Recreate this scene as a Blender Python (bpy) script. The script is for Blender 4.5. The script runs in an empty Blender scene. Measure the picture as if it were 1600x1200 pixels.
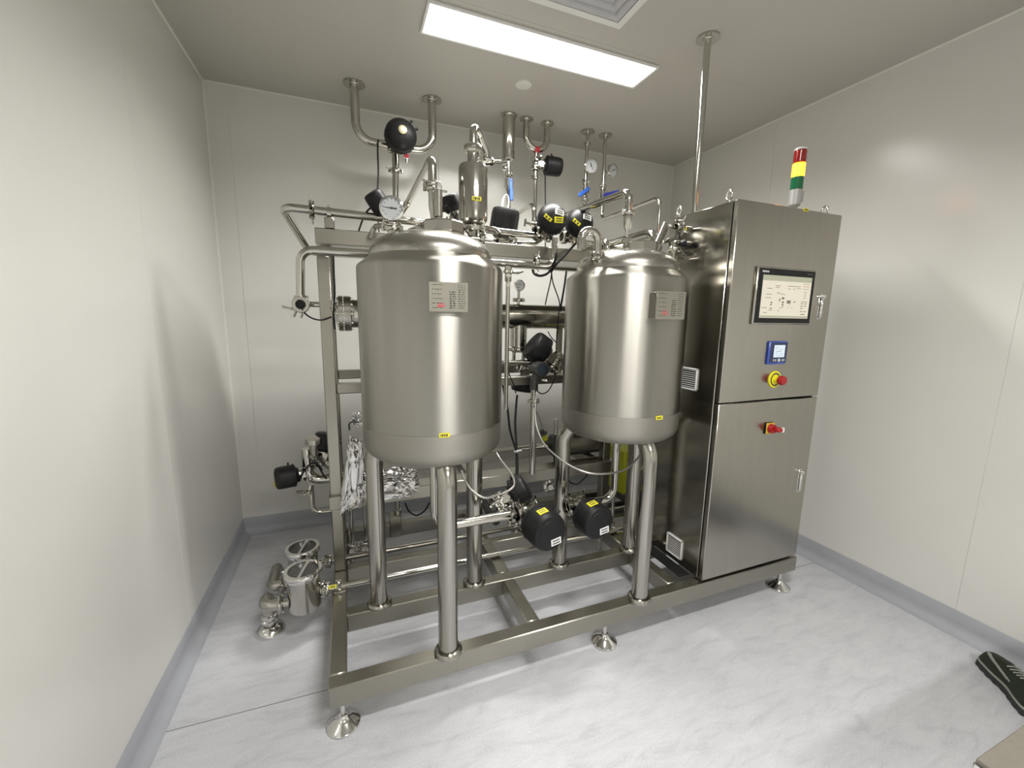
import bpy, bmesh, math, random
from mathutils import Vector, Matrix, Quaternion
random.seed(7)
sc = bpy.context.scene
COL = sc.collection
V = Vector

# ---------------------------------------------------------------- camera, world, lights, exposure
cam_d = bpy.data.cameras.new('camera'); cam = bpy.data.objects.new('camera', cam_d); COL.objects.link(cam)
cam.matrix_world = Matrix(((0.931397,0.043633,-0.361381,0.00000),(-0.363659,0.154856,-0.918571,0.00000),(0.015882,0.986973,0.160100,1.38022),(0,0,0,1)))
cam_d.sensor_width = 36.0; cam_d.lens = 646.448 / 1600 * 36.0; cam_d.clip_start = .02
sc.camera = cam
w = bpy.data.worlds.new('world'); sc.world = w; w.use_nodes = True
w.node_tree.nodes['Background'].inputs[0].default_value = (1, 1, 1, 1)
w.node_tree.nodes['Background'].inputs[1].default_value = 0.0
sc.view_settings.view_transform = 'Standard'; sc.view_settings.look = 'None'
sc.view_settings.gamma = 1.0; sc.view_settings.use_curve_mapping = False
sc.view_settings.exposure = 0.04
LED = 6.0             # glow of the diffusers of the ceiling light panels, the rearmost one added for fill (built with the ceiling)
def panel_lamp(x0, x1, y0, y1, watts, spread):
    l = bpy.data.lights.new('panel_lamp', 'AREA'); l.shape = 'RECTANGLE'; l.size = x1 - x0; l.size_y = y1 - y0
    l.energy = watts; l.color = (1.0, .982, .948); l.spread = math.radians(spread)
    o = bpy.data.objects.new('panel_lamp', l); COL.objects.link(o); o.location = ((x0 + x1) / 2, (y0 + y1) / 2, 2.590); return o
for x1, y, p in ((1.455, 1.9325, 36), (1.10, .225, 29), (1.455, -1.4825, 44)): panel_lamp(.355, x1, y - .09, y + .09, p, 150)  # last lamp is added fill from behind the camera

# ---------------------------------------------------------------- materials
def mat(name, col, metal=0., rough=.5, emit=None, estr=0., aniso=0., noise=None, bump=None, rvar=0., coat=0., trans=0., spec=.5, alpha=1., colvar=0.):
    m = bpy.data.materials.new(name); m.use_nodes = True
    nt = m.node_tree; b = nt.nodes['Principled BSDF']; L = nt.links.new
    b.inputs['Base Color'].default_value = (*col, 1); b.inputs['Metallic'].default_value = metal
    b.inputs['Roughness'].default_value = rough; b.inputs['Specular IOR Level'].default_value = spec
    b.inputs['Coat Weight'].default_value = coat; b.inputs['Transmission Weight'].default_value = trans
    if emit: b.inputs['Emission Color'].default_value = (*emit, 1); b.inputs['Emission Strength'].default_value = estr
    if aniso:
        b.inputs['Anisotropic'].default_value = aniso
        t = nt.nodes.new('ShaderNodeTangent'); b.inputs['Anisotropic Rotation'].default_value = .25; t.direction_type = 'RADIAL'; t.axis = 'Z'; L(t.outputs[0], b.inputs['Tangent'])
    if noise or rvar or colvar:
        tc = nt.nodes.new('ShaderNodeTexCoord'); mp = nt.nodes.new('ShaderNodeMapping'); L(tc.outputs['Object'], mp.inputs[0])
        mp.inputs['Scale'].default_value = noise or (6, 6, 6)
        n = nt.nodes.new('ShaderNodeTexNoise'); n.inputs['Scale'].default_value = 1; n.inputs['Detail'].default_value = 6; n.inputs['Roughness'].default_value = .6
        L(mp.outputs[0], n.inputs['Vector'])
        if rvar:
            mr = nt.nodes.new('ShaderNodeMapRange'); L(n.outputs['Fac'], mr.inputs[0])
            mr.inputs[1].default_value = .3; mr.inputs[2].default_value = .7
            mr.inputs[3].default_value = max(.02, rough - rvar); mr.inputs[4].default_value = rough + rvar; L(mr.outputs[0], b.inputs['Roughness'])
        if colvar:
            mx = nt.nodes.new('ShaderNodeMix'); mx.data_type = 'RGBA'
            mr2 = nt.nodes.new('ShaderNodeMapRange'); L(n.outputs['Fac'], mr2.inputs[0]); mr2.inputs[1].default_value = .35; mr2.inputs[2].default_value = .65
            L(mr2.outputs[0], mx.inputs['Factor'])
            mx.inputs['A'].default_value = (*[c * (1 - colvar) for c in col], 1); mx.inputs['B'].default_value = (*[min(1, c * (1 + colvar)) for c in col], 1)
            L(mx.outputs['Result'], b.inputs['Base Color'])
    if bump:
        tc = nt.nodes.new('ShaderNodeTexCoord'); mp = nt.nodes.new('ShaderNodeMapping'); L(tc.outputs['Object'], mp.inputs[0])
        mp.inputs['Scale'].default_value = bump[0]
        n = nt.nodes.new('ShaderNodeTexNoise'); n.inputs['Scale'].default_value = 1; n.inputs['Detail'].default_value = bump[3] if len(bump) > 3 else 2
        L(mp.outputs[0], n.inputs['Vector'])
        bp_ = nt.nodes.new('ShaderNodeBump'); bp_.inputs['Strength'].default_value = bump[1]; bp_.inputs['Distance'].default_value = bump[2]
        L(n.outputs['Fac'], bp_.inputs['Height']); L(bp_.outputs[0], b.inputs['Normal'])
    return m

STC = (.46, .445, .40)
STEEL = mat('brushed_steel', STC, 1, .25, noise=(9, 9, 9), rvar=.03)
LEG = mat('tank_leg_steel', (.40, .385, .345), 1, .19, noise=(40, 40, 2), rvar=.02)
FRAME = mat('frame_steel', (.355, .34, .295), 1, .30, noise=(4, 4, 4), rvar=.03, colvar=.035)
POLISH = mat('polished_pipe_steel', (.52, .505, .46), 1, .13, noise=(12, 12, 12), rvar=.02)
TANK = mat('tank_shell_steel', (.41, .395, .355), 1, .37, aniso=1.0, noise=(5, 5, 2), rvar=.025, colvar=.04, bump=((9, 9, .22), .22, .004))
TANKB = mat('tank_band_steel', (.36, .345, .31), 1, .50, aniso=.6, noise=(3, 3, 90), rvar=.05)
DOME = mat('tank_dome_steel', (.44, .425, .385), 1, .27, noise=(6, 6, 6), rvar=.05)
CABS = mat('cabinet_side_steel', (.42, .405, .36), 1, .17, noise=(4, 4, 30), rvar=.03, bump=((.9, .7, 6), .12, .010))
CABF = mat('cabinet_door_steel', (.42, .405, .36), 1, .22, noise=(30, 5, 4), rvar=.02, colvar=.03)
CHROME = mat('chrome', (.72, .71, .69), 1, .08)
BLACK = mat('black_plastic', (.010, .010, .011), 0, .46, spec=.28)
RUBBER = mat('black_rubber', (.008, .008, .008), 0, .6, spec=.25)
DGREY = mat('dark_grey_enamel', (.045, .045, .042), 0, .45)
OLIVE = mat('olive_grey_motor_paint', (.17, .16, .125), .3, .4)
YELG = mat('yellow_green_paint', (.42, .45, .01), 0, .45)
YEL = mat('yellow_label', (.80, .72, .02), 0, .5)
WHT = mat('white_label', (.78, .78, .78), 0, .5)
INK = mat('label_ink', (.05, .05, .045), 0, .6)
RED = mat('red_plastic', (.36, .010, .012), 0, .35)
REDT = mat('red_tape', (.62, .05, .07), 0, .5)
BLUE = mat('blue_handle', (.03, .12, .52), 0, .4)
NAVY = mat('dark_blue_handle', (.02, .03, .25), 0, .4)
TOWB = mat('signal_tower_grey', (.42, .42, .41), .3, .35)
WPLAS = mat('white_plastic', (.76, .76, .74), 0, .4)
DIAL = mat('dial_face', (.52, .54, .56), 0, .35)
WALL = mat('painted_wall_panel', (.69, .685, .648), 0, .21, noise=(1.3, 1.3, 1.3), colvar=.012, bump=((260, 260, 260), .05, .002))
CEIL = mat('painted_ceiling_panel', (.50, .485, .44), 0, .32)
JOINT = mat('panel_joint', (.70, .69, .65), 0, .5)
COVE = mat('cove_trim_paint', (.72, .71, .66), 0, .35)
BASEB = mat('grey_vinyl_skirting', (.385, .395, .43), 0, .42, noise=(5, 5, 5), colvar=.05)
SEAM = mat('floor_seam', (.16, .155, .15), 0, .7)
LEDM = mat('led_diffuser', (.9, .9, .9), 0, .5, emit=(1.0, .975, .93), estr=LED)
GLASS = mat('sight_glass', (.9, .93, .92), 0, .03, trans=1.0)
FOIL = mat('crumpled_foil', (.62, .615, .60), 1, .12)
AMBERL = mat('lit_amber_lens', (.9, .35, .02), 0, .3, emit=(1.0, .26, .010), estr=10.0)
REDL = mat('red_lens', (.30, .01, .01), 0, .12, coat=.5)
GREENL = mat('green_lens', (.008, .13, .05), 0, .12, coat=.5)
SCREEN = mat('lit_hmi_screen', (.05, .05, .05), 0, .3, emit=(1.0, .92, .72), estr=.72)
SBAR = mat('screen_bar_olive', (.05, .05, .05), 0, .3, emit=(.62, .62, .42), estr=.62)
SINK = mat('screen_ink', (.05, .045, .04), 0, .4, emit=(.30, .24, .15), estr=.5)
STAN = mat('screen_tan', (.05, .045, .04), 0, .4, emit=(.85, .62, .36), estr=.55)
PHS = mat('lit_analyzer_screen', (.05, .05, .05), 0, .3, emit=(.80, .92, 1.0), estr=.85)
PHB = mat('blue_lit_frame', (.02, .03, .12), 0, .3, emit=(.10, .20, .85), estr=.28)
GLDISC = mat('brass_indicator', (.62, .56, .36), .6, .35)
HOSE = mat('braided_hose', (.42, .41, .38), .9, .35, bump=((400, 400, 400), .4, .002))
SHOE = mat('dark_green_mesh', (.016, .022, .010), 0, .8, bump=((500, 500, 500), .4, .002))
SHOEG = mat('grey_shoe_trim', (.28, .29, .25), 0, .6)
SOLE = mat('dark_shoe_sole', (.03, .03, .032), 0, .7)
BENCH = mat('beige_bench_top', (.155, .142, .118), 0, .42, noise=(90, 90, 90), colvar=.05)
GRILLE = mat('white_grille', (.68, .68, .66), 0, .45)
VOID = mat('dark_void', (.01, .01, .01), 0, .8)
DIFF = mat('diffuser_grey', (.52, .52, .54), 0, .4)

def floor_material():
    m = bpy.data.materials.new('marbled_grey_vinyl'); m.use_nodes = True; nt = m.node_tree; L = nt.links.new
    b = nt.nodes['Principled BSDF']; tc = nt.nodes.new('ShaderNodeTexCoord')
    mp = nt.nodes.new('ShaderNodeMapping'); mp.inputs['Scale'].default_value = (5, 17, 1); mp.inputs['Rotation'].default_value = (0, 0, .12); L(tc.outputs['Object'], mp.inputs[0])
    n = nt.nodes.new('ShaderNodeTexNoise'); n.inputs['Scale'].default_value = 1.3; n.inputs['Detail'].default_value = 9; n.inputs['Roughness'].default_value = .68; n.inputs['Distortion'].default_value = .6; L(mp.outputs[0], n.inputs['Vector'])
    r = nt.nodes.new('ShaderNodeValToRGB'); e = r.color_ramp.elements
    e[0].position = .32; e[0].color = (.455, .463, .492, 1); e[1].position = .62; e[1].color = (.565, .571, .598, 1)
    x = r.color_ramp.elements.new(.47); x.color = (.525, .532, .560, 1)
    L(n.outputs['Fac'], r.inputs[0])
    n2 = nt.nodes.new('ShaderNodeTexNoise'); n2.inputs['Scale'].default_value = 190; L(tc.outputs['Object'], n2.inputs['Vector'])
    mx = nt.nodes.new('ShaderNodeMix'); mx.data_type = 'RGBA'; mx.blend_type = 'OVERLAY'; mx.inputs['Factor'].default_value = .22
    L(r.outputs[0], mx.inputs['A']); L(n2.outputs['Fac'], mx.inputs['B']); L(mx.outputs['Result'], b.inputs['Base Color'])
    b.inputs['Roughness'].default_value = .42; b.inputs['Specular IOR Level'].default_value = .4
    bm = nt.nodes.new('ShaderNodeBump'); bm.inputs['Strength'].default_value = .06; bm.inputs['Distance'].default_value = .002; L(n2.outputs['Fac'], bm.inputs['Height']); L(bm.outputs[0], b.inputs['Normal'])
    return m
FLOOR = floor_material()

# ---------------------------------------------------------------- helpers
def mv(p, x=None, y=None, z=None): return (p[0] if x is None else x, p[1] if y is None else y, p[2] if z is None else z)
def off(p, dx=0, dy=0, dz=0): return (p[0] + dx, p[1] + dy, p[2] + dz)
def frame(axis, ref=None):
    a = V(axis).normalized(); r = V(ref) if ref else (V((0, 0, 1)) if abs(a.z) < .9 else V((1, 0, 0)))
    u = (r - a * r.dot(a)).normalized(); return a, u, a.cross(u)

class MB:
    def __init__(s): s.v = []; s.f = []; s.m = []; s.mi = 0
    def add(s, vs, fs):
        o = len(s.v); s.v += [V(p) for p in vs]; s.f += [[i + o for i in f] for f in fs]; s.m += [s.mi] * len(fs); return s
    def box(s, x0, x1, y0, y1, z0, z1, b=.0, M=None):
        if b <= 0:
            vs = [(x, y, z) for z in (z0, z1) for y in (y0, y1) for x in (x0, x1)]
            fs = [(0, 2, 3, 1), (4, 5, 7, 6), (0, 1, 5, 4), (2, 6, 7, 3), (0, 4, 6, 2), (1, 3, 7, 5)]
        else:
            b = min(b, (x1 - x0) * .45, (y1 - y0) * .45, (z1 - z0) * .45)
            vs = []; idx = {}
            lo = (x0, y0, z0); hi = (x1, y1, z1)
            for c in range(8):
                s_ = [(c >> k) & 1 for k in range(3)]
                for ax in range(3):
                    p = []
                    for k in range(3):
                        e = hi[k] if s_[k] else lo[k]
                        p.append(e if k == ax else (e - b if s_[k] else e + b))
                    idx[(c, ax)] = len(vs); vs.append(tuple(p))
            fs = []
            for ax in range(3):
                k1, k2 = (ax + 1) % 3, (ax + 2) % 3
                for sd in (0, 1):
                    q = [sd << ax, (sd << ax) | (1 << k1), (sd << ax) | (1 << k1) | (1 << k2), (sd << ax) | (1 << k2)]
                    f = [idx[(c, ax)] for c in q]; fs.append(f if sd else f[::-1])
            for ax in range(3):
                k1, k2 = (ax + 1) % 3, (ax + 2) % 3
                for a in (0, 1):
                    for b_ in (0, 1):
                        c0 = (a << k1) | (b_ << k2); c1 = c0 | (1 << ax)
                        f = [idx[(c0, k1)], idx[(c1, k1)], idx[(c1, k2)], idx[(c0, k2)]]
                        fs.append(f if a ^ b_ == 0 else f[::-1]) if True else None
            for c in range(8):
                f = [idx[(c, 0)], idx[(c, 1)], idx[(c, 2)]]; fs.append(f if bin(c).count('1') % 2 else f[::-1])
        if M: vs = [M @ V(p) for p in vs]
        return s.add(vs, fs)
    def lathe(s, prof, base=(0, 0, 0), axis=(0, 0, 1), n=24, ref=None):
        a, u, w_ = frame(axis, ref); B = V(base); vs = []; rings = []
        for r, h in prof:
            if r < 1e-6: rings.append([len(vs)]); vs.append(B + a * h)
            else:
                rings.append(list(range(len(vs), len(vs) + n)))
                vs += [B + a * h + (u * math.cos(t) + w_ * math.sin(t)) * r for t in [2 * math.pi * i / n for i in range(n)]]
        fs = []
        for A, C_ in zip(rings, rings[1:]):
            for i in range(n):
                j = (i + 1) % n
                if len(A) == 1 and len(C_) == 1: continue
                if len(A) == 1: fs.append((A[0], C_[j], C_[i]))
                elif len(C_) == 1: fs.append((A[i], A[j], C_[0]))
                else: fs.append((A[i], A[j], C_[j], C_[i]))
        return s.add(vs, fs)
    def cyl(s, p0, p1, r0, r1=None, n=20, ref=None):
        p0, p1 = V(p0), V(p1); h = (p1 - p0).length; r1 = r0 if r1 is None else r1
        return s.lathe([(0, 0), (r0, 0), (r1, h), (0, h)], p0, p1 - p0, n, ref)
    def tube(s, path, r, fillet=0., n=14, seg=6, caps=True, closed=False):
        pts = [V(p) for p in path]
        if fillet and len(pts) > 2:
            out = [pts[0]]
            for i in range(1, len(pts) - 1):
                a, b, c = pts[i - 1], pts[i], pts[i + 1]; d0 = (a - b); d1 = (c - b)
                l0, l1 = d0.length, d1.length; d0.normalize(); d1.normalize(); ang = d0.angle(d1)
                if ang > 3.05: out.append(b); continue
                t = min(fillet / math.tan(ang / 2), l0 * .48, l1 * .48); R = t * math.tan(ang / 2)
                cc = b + (d0 + d1).normalized() * (R / math.sin(ang / 2)); s0 = b + d0 * t - cc; s1 = b + d1 * t - cc; tot = s0.angle(s1); ax = s0.cross(s1).normalized()
                for k in range(seg + 1): out.append(cc + Quaternion(ax, tot * k / seg) @ s0)
            out.append(pts[-1]); pts = out
        T = []
        for i in range(len(pts)):
            a = pts[max(i - 1, 0)]; b = pts[min(i + 1, len(pts) - 1)]; T.append((b - a).normalized())
        _, u, _w = frame(T[0]); vs = []; fs = []
        for i, p in enumerate(pts):
            if i:
                q = T[i - 1].rotation_difference(T[i]); u = q @ u
            u = (u - T[i] * u.dot(T[i])).normalized(); w_ = T[i].cross(u)
            rr = r(i / (len(pts) - 1)) if callable(r) else r
            vs += [p + (u * math.cos(t) + w_ * math.sin(t)) * rr for t in [2 * math.pi * k / n for k in range(n)]]
        for i in range(len(pts) - 1):
            for k in range(n):
                j = (k + 1) % n; fs.append((i * n + k, i * n + j, (i + 1) * n + j, (i + 1) * n + k))
        if caps: fs.append(list(range(n))[::-1]); fs.append([(len(pts) - 1) * n + k for k in range(n)])
        return s.add(vs, fs)
    def ball(s, c, r, n=16, sz=1.):
        m = 8; return s.lathe([(r * math.sin(math.pi * i / m), -r * sz * math.cos(math.pi * i / m)) for i in range(m + 1)], c, (0, 0, 1), n)
    def build(s, name, mats, parent=None, smooth=True, angle=38, kind=None, label=None, local=False):
        me = bpy.data.meshes.new(name)
        o_ = V(parent_origin(parent)) if (parent is not None and not local) else V((0, 0, 0))
        me.from_pydata([tuple(p - o_) for p in s.v], [], s.f)
        for m_ in (mats if isinstance(mats, (list, tuple)) else [mats]): me.materials.append(m_)
        if any(s.m): me.polygons.foreach_set('material_index', s.m)
        bm = bmesh.new(); bm.from_mesh(me); bmesh.ops.recalc_face_normals(bm, faces=bm.faces); bm.to_mesh(me); bm.free(); me.update()
        if smooth:
            me.polygons.foreach_set('use_smooth', [True] * len(me.polygons)); me.set_sharp_from_angle(angle=math.radians(angle))
        o = bpy.data.objects.new(name, me); COL.objects.link(o)
        if parent is not None: o.parent = parent
        if kind: o['kind'] = kind
        if label: o['label'] = label
        return o
def parent_origin(p):
    while p.parent: p = p.parent
    return p.location
def thing(name, label, cat, loc=(0, 0, 0), group=None, M=None):
    o = bpy.data.objects.new(name, None); o.empty_display_size = .05; COL.objects.link(o); o.location = loc
    if M is not None: o.rotation_euler = M.to_euler()
    o['label'] = label; o['category'] = cat
    if group: o['group'] = group
    return o
def struct(o): o['kind'] = 'structure'; return o

def clamp_mb(mb, c, axis, r, wing=(1, 0, 0), w_=.007):
    """tri-clamp: double ring, hinge nut and wing nut"""
    a, u, v_ = frame(axis, wing); c = V(c); R = r * 1.62
    mb.lathe([(r, -w_ * 1.3), (R * .86, -w_ * 1.3), (R, -w_ * .6), (R, w_ * .6), (R * .86, w_ * 1.3), (r, w_ * 1.3)], c, a, 18)
    for sg in (1, -1):
        k = c + u * (R + .003) * sg
        mb.cyl(k - a * w_ * 1.5, k + a * w_ * 1.5, .0055, n=8)
    k = c + u * (R + .004)
    mb.tube([k - v_ * .012, k + v_ * .03], .0035, n=8)
    e = k + v_ * .024
    mb.tube([e - u * .004, e + u * .02 + v_ * .010], .004, n=8); mb.tube([e, e - u * .014 + v_ * .013], .004, n=8)
    return mb
def clamp(parent, c, axis, r, wing=(1, 0, 0)):
    return clamp_mb(MB(), c, axis, r, wing).build('pipe_clamp', POLISH, parent)
def ceiling_flange(parent, x, y, r, pr):
    return MB().lathe([(pr, -.012), (pr + .006, -.012), (pr + .008, -.008), (r, -.008), (r, -.0), (0, 0)], (x, y, 2.6), (0, 0, 1), 28).build('ceiling_flange', POLISH, parent)
def pipe_thing(label, path, r, fillet=.04, clamps=(), name='steel_pipe', group=None, mat_=None, cat='pipe', n=16):
    t = thing(name, label, cat, path[0], group)
    MB().tube(path, r, fillet, n=n).build('tube', mat_ or POLISH, t)
    for c, ax, wg in clamps: clamp(t, c, ax, r(0) if callable(r) else r, wg)
    return t
def cable(label, path, r=.0035, fillet=.03, m=None, cat='cable', name='signal_cable', group=None):
    pts = [V(p) for p in path]; out = []
    for i in range(len(pts) - 1):
        p0 = pts[max(i - 1, 0)]; p1 = pts[i]; p2 = pts[i + 1]; p3 = pts[min(i + 2, len(pts) - 1)]
        for k in range(8):
            t = k / 8; out.append(.5 * ((2 * p1) + (p2 - p0) * t + (2 * p0 - 5 * p1 + 4 * p2 - p3) * t * t + (3 * p1 - p0 - 3 * p2 + p3) * t ** 3))
    out.append(pts[-1])
    o = MB().tube(out, r, n=8).build(name, m or RUBBER)
    o['label'] = label; o['category'] = cat
    if group: o['group'] = group
    return o

def tag_plate(parent, c, nrm, up, w_, h, m, lines=2, name='label_tag', seed=0, ink=None, tilt=0):
    """a small printed sticker with its own thickness and (illegible) printed marks"""
    n_ = V(nrm).normalized(); u = V(up); u = (u - n_ * u.dot(n_)).normalized(); r_ = u.cross(n_)
    if tilt: q = Quaternion(n_, tilt); u = q @ u; r_ = q @ r_
    Mx = Matrix((r_, u, n_)).transposed().to_4x4(); Mx.translation = V(c)
    mb = MB(); mb.box(-w_ / 2, w_ / 2, -h / 2, h / 2, -.0008, .0012, .0003, Mx); mb.mi = 1
    rd = random.Random(seed)
    for i in range(lines):
        y = h * (.5 - (i + 1) / (lines + 1)); x = -w_ * .38; th = h * .28 / max(lines, 1)
        while x < w_ * .3:
            l = w_ * rd.uniform(.06, .2); mb.box(x, min(x + l, w_ * .4), y - th, y + th, .0012, .0015, 0, Mx); x += l + w_ * .06
    return mb.build(name, [m, ink or INK], parent)

def actuator(label, c, axis, pipe, s=1., L_=1., name='pneumatic_valve', group=None, tags=(), disc=False, dome=False, cat='valve'):
    """butterfly valve with a black pneumatic head; c = valve centre, axis = stem, pipe = flow direction"""
    a, u, v_ = frame(axis, pipe)
    Mx = Matrix((u, v_, a)).transposed()
    t = thing(name, label, cat, c, group, Mx)
    def B(mb, nm, m, par=t, **k): return mb.build(nm, m, par, local=True, **k)
    mb = MB(); r = .024 * s
    mb.lathe([(r * .8, -.030 * s), (r, -.030 * s), (r * 1.5, -.026 * s), (r * 1.5, -.019 * s), (r, -.016 * s), (r * 1.15, -.008 * s), (r * 1.15, .008 * s), (r, .016 * s), (r * 1.5, .019 * s), (r * 1.5, .026 * s), (r, .030 * s), (r * .8, .030 * s)], (0, 0, 0), (1, 0, 0), 20)
    for q in (1, -1): clamp_mb(mb, (q * .036 * s, 0, 0), (1, 0, 0), r, (0, 1, -.4))
    B(mb, 'valve_body', POLISH)
    mb = MB()
    mb.cyl((0, 0, .02 * s), (0, 0, .062 * s), .011 * s, n=14)
    for q in (1, -1):
        mb.box(-.022 * s, .022 * s, q * .019 * s - .003 * s, q * .019 * s + .003 * s, .012 * s, .060 * s, .001)
        for e in (1, -1): mb.cyl((e * .014 * s, q * .026 * s, .045 * s), (e * .014 * s, q * .018 * s, .045 * s), .005 * s, n=6)
    mb.cyl((0, 0, .056 * s), (0, 0, .064 * s), .040 * s, n=24)
    B(mb, 'mounting_bracket', STEEL)
    h = .115 * s * L_; z0 = .064 * s; R = .073 * s
    mb = MB()
    mb.lathe([(0, z0), (R * .62, z0), (R * .70, z0 + .012 * s), (R * .97, z0 + .020 * s), (R, z0 + .028 * s), (R * .99, z0 + .034 * s), (R * .955, z0 + .035 * s), (R * .955, z0 + .039 * s), (R * .99, z0 + .040 * s), ] + ([(R * math.cos(k * math.pi / 20), z0 + h * (.45 + .57 * math.sin(k * math.pi / 20))) for k in range(1, 10)] + [(0, z0 + h * 1.02)] if dome else [(R * .975, z0 + h * .78), (R * .945, z0 + h * .90), (R * .89, z0 + h * .965), (R * .80, z0 + h * .99), (R * .70, z0 + h * .992), (R * .685, z0 + h * 1.005), (R * .66, z0 + h * 1.012), (R * .3, z0 + h * 1.018), (0, z0 + h * 1.02)]), (0, 0, 0), (0, 0, 1), 36)
    for k in range(20):
        an = 2 * math.pi * k / 20; ca, sa = math.cos(an), math.sin(an)
        Mk = Matrix.Rotation(an, 4, 'Z')
        mb.box(R * .955, R * 1.005, -.004 * s, .004 * s, z0 + .021 * s, z0 + .034 * s, .001, Mk)
    hd = B(mb, 'actuator_head', BLACK)
    if disc:
        B(MB().lathe([(0, z0 + h * 1.0), (.019 * s, z0 + h * 1.0), (.019 * s, z0 + h * 1.05), (.015 * s, z0 + h * 1.075), (0, z0 + h * 1.08)], (0, 0, 0), (0, 0, 1), 20), 'position_indicator', GLDISC, hd)
    mb = MB()
    for an in (.5, .95): mb.cyl((R * .9 * math.cos(an), R * .9 * math.sin(an), z0 + .05 * s), (R * 1.22 * math.cos(an), R * 1.22 * math.sin(an), z0 + .05 * s), .0055 * s, n=10)
    B(mb, 'air_fitting', BLACK, hd)
    for (kind, an, zz, w_, hh, tl, mm) in tags:
        # kind 'cap': on the end face at polar angle an, radius zz*R; kind 'side': on the barrel at angle an, height zz*h
        ca, sa = math.cos(an), math.sin(an)
        if kind == 'cap' and dome:
            el = math.acos(min(1, zz)); n_ = V((ca * zz, sa * zz, math.sin(el) * .9)); c_ = V((ca * R * zz, sa * R * zz, z0 + h * (.45 + .57 * math.sin(el)) + .0015))
        elif kind == 'cap': n_ = V((0, 0, 1)); c_ = V((ca * R * zz, sa * R * zz, z0 + h * 1.018))
        else: n_ = V((ca, sa, 0.04)); c_ = V((ca * R * .985, sa * R * .985, z0 + h * zz))
        u_ = V((0, 1, 0)) if kind == 'cap' else V((0, 0, 1))
        u_ = (u_ - n_ * (u_.dot(n_) / n_.dot(n_))).normalized()
        if tl: u_ = Quaternion(n_.normalized(), tl) @ u_
        r_ = u_.cross(n_).normalized(); Mt = Matrix((r_, u_, n_.normalized())).transposed().to_4x4(); Mt.translation = c_
        m2 = MB(); m2.box(-w_ / 2, w_ / 2, -hh / 2, hh / 2, -.006, .0012, .0003, Mt); m2.mi = 1
        for q in (-.2, .2): m2.box(-w_ * .36, w_ * .36, q * hh - hh * .09, q * hh + hh * .09, .0012, .0015, 0, Mt)
        B(m2, 'label_tag', [mm, INK], hd)
    return t

def gauge(label, c, face, stem, r, group=None, needle=.8, name='pressure_gauge'):
    """dial gauge: c = dial centre, face = viewing direction of the dial, stem = point where its stem ends"""
    f, u, v_ = frame(face, (0, 0, 1)); t = thing(name, label, 'gauge', c, group); c = V(c); d = r * .55
    MB().lathe([(0, -d), (r * .95, -d), (r, -d * .8), (r, -.002), (r * 1.06, 0), (r * 1.06, .004), (r * .9, .006), (r * .9, .002)], c, f, 32).build('case', CHROME, t)
    MB().lathe([(0, .0005), (r * .92, .0005), (r * .92, -.004)], c, f, 32).build('dial', DIAL, t)
    mb = MB(); rt = u.cross(f)
    for k in range(11):
        an = math.radians(-135 + 27 * k); d_ = u * math.cos(an) + rt * math.sin(an); p = c + f * .001
        mb.tube([p + d_ * r * .68, p + d_ * r * .82], r * .02, n=4)
    dn = u * math.cos(needle) + rt * math.sin(needle)
    mb.tube([c + f * .0025 - dn * r * .45, c + f * .0025 + dn * r * .7], lambda q: r * (.06 - .045 * q), n=6); mb.cyl(c + f * .001, c + f * .004, r * .09, n=10)
    mb.build('needle', INK, t)
    s0 = c - f * d * .5
    MB().tube([s0 - (s0 - V(stem)).normalized() * r * .9, stem], .008, n=12).build('stem', POLISH, t)
    return t
# ---------------------------------------------------------------- room
XL, XR, YB, YF, ZC = -.6698, 2.5015, 2.8715, -2.4, 2.6
fl = struct(MB().box(XL - .1, XR + .1, YF - .1, YB + .1, -.06, 0).build('floor', FLOOR, smooth=False))
a_, b_ = (-0.674,1.504,0.000), (-0.126,1.487,0.000)
mb = MB(); sl = (b_[1] - a_[1]) / (b_[0] - a_[0]); x0, x1 = XL + .02, XR - .02
y_ = lambda x: a_[1] + sl * (x - a_[0])
mb.add([(x0, y_(x0) - .0012, .0006), (x1, y_(x1) - .0012, .0006), (x1, y_(x1) + .0012, .0006), (x0, y_(x0) + .0012, .0006), (x0, y_(x0) - .0012, -.001), (x1, y_(x1) - .0012, -.001), (x1, y_(x1) + .0012, -.001), (x0, y_(x0) + .0012, -.001)], [(0, 1, 2, 3), (4, 7, 6, 5), (0, 4, 5, 1), (2, 6, 7, 3), (1, 5, 6, 2), (0, 3, 7, 4)])
mb.build('seam', SEAM, fl, smooth=False)
T = .0018
wl = struct(MB().box(XL - .1, XL - T, YF - .1, YB + .1, -.06, ZC + .06).build('wall_left', JOINT, smooth=False))
for y0, y1 in ((YF, -1.562), (-1.5608, -.4017), (-.4005, .7592), (.7604, 1.9174), (1.9186, YB)):
    MB().box(XL - T, XL, y0, y1, 0, ZC, .0006).build('panel', WALL, wl, smooth=False)
wb = struct(MB().box(XL - .1, XR + .1, YB + T, YB + .1, -.06, ZC + .06).build('wall_back', JOINT, smooth=False))
for x0, x1 in ((XL, -.567), (-.563, .588), (.592, 1.743), (1.747, XR)):
    MB().box(x0, x1, YB, YB + T, 0, ZC, .0006).build('panel', WALL, wb, smooth=False)
wr = struct(MB().box(XR + T, XR + .1, YF - .1, YB + .1, -.06, ZC + .06).build('wall_right', JOINT, smooth=False))
for y0, y1 in ((YF, -1.482), (-1.478, -.322), (-.318, .831), (.8325, 1.988), (1.9895, YB)):
    MB().box(XR, XR + T, y0, y1, 0, ZC, .0006).build('panel', WALL, wr, smooth=False)
wf = struct(MB().box(XL - .1, XR + .1, YF - .1, YF - T, -.06, ZC + .06).build('wall_front', JOINT, smooth=False))
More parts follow.
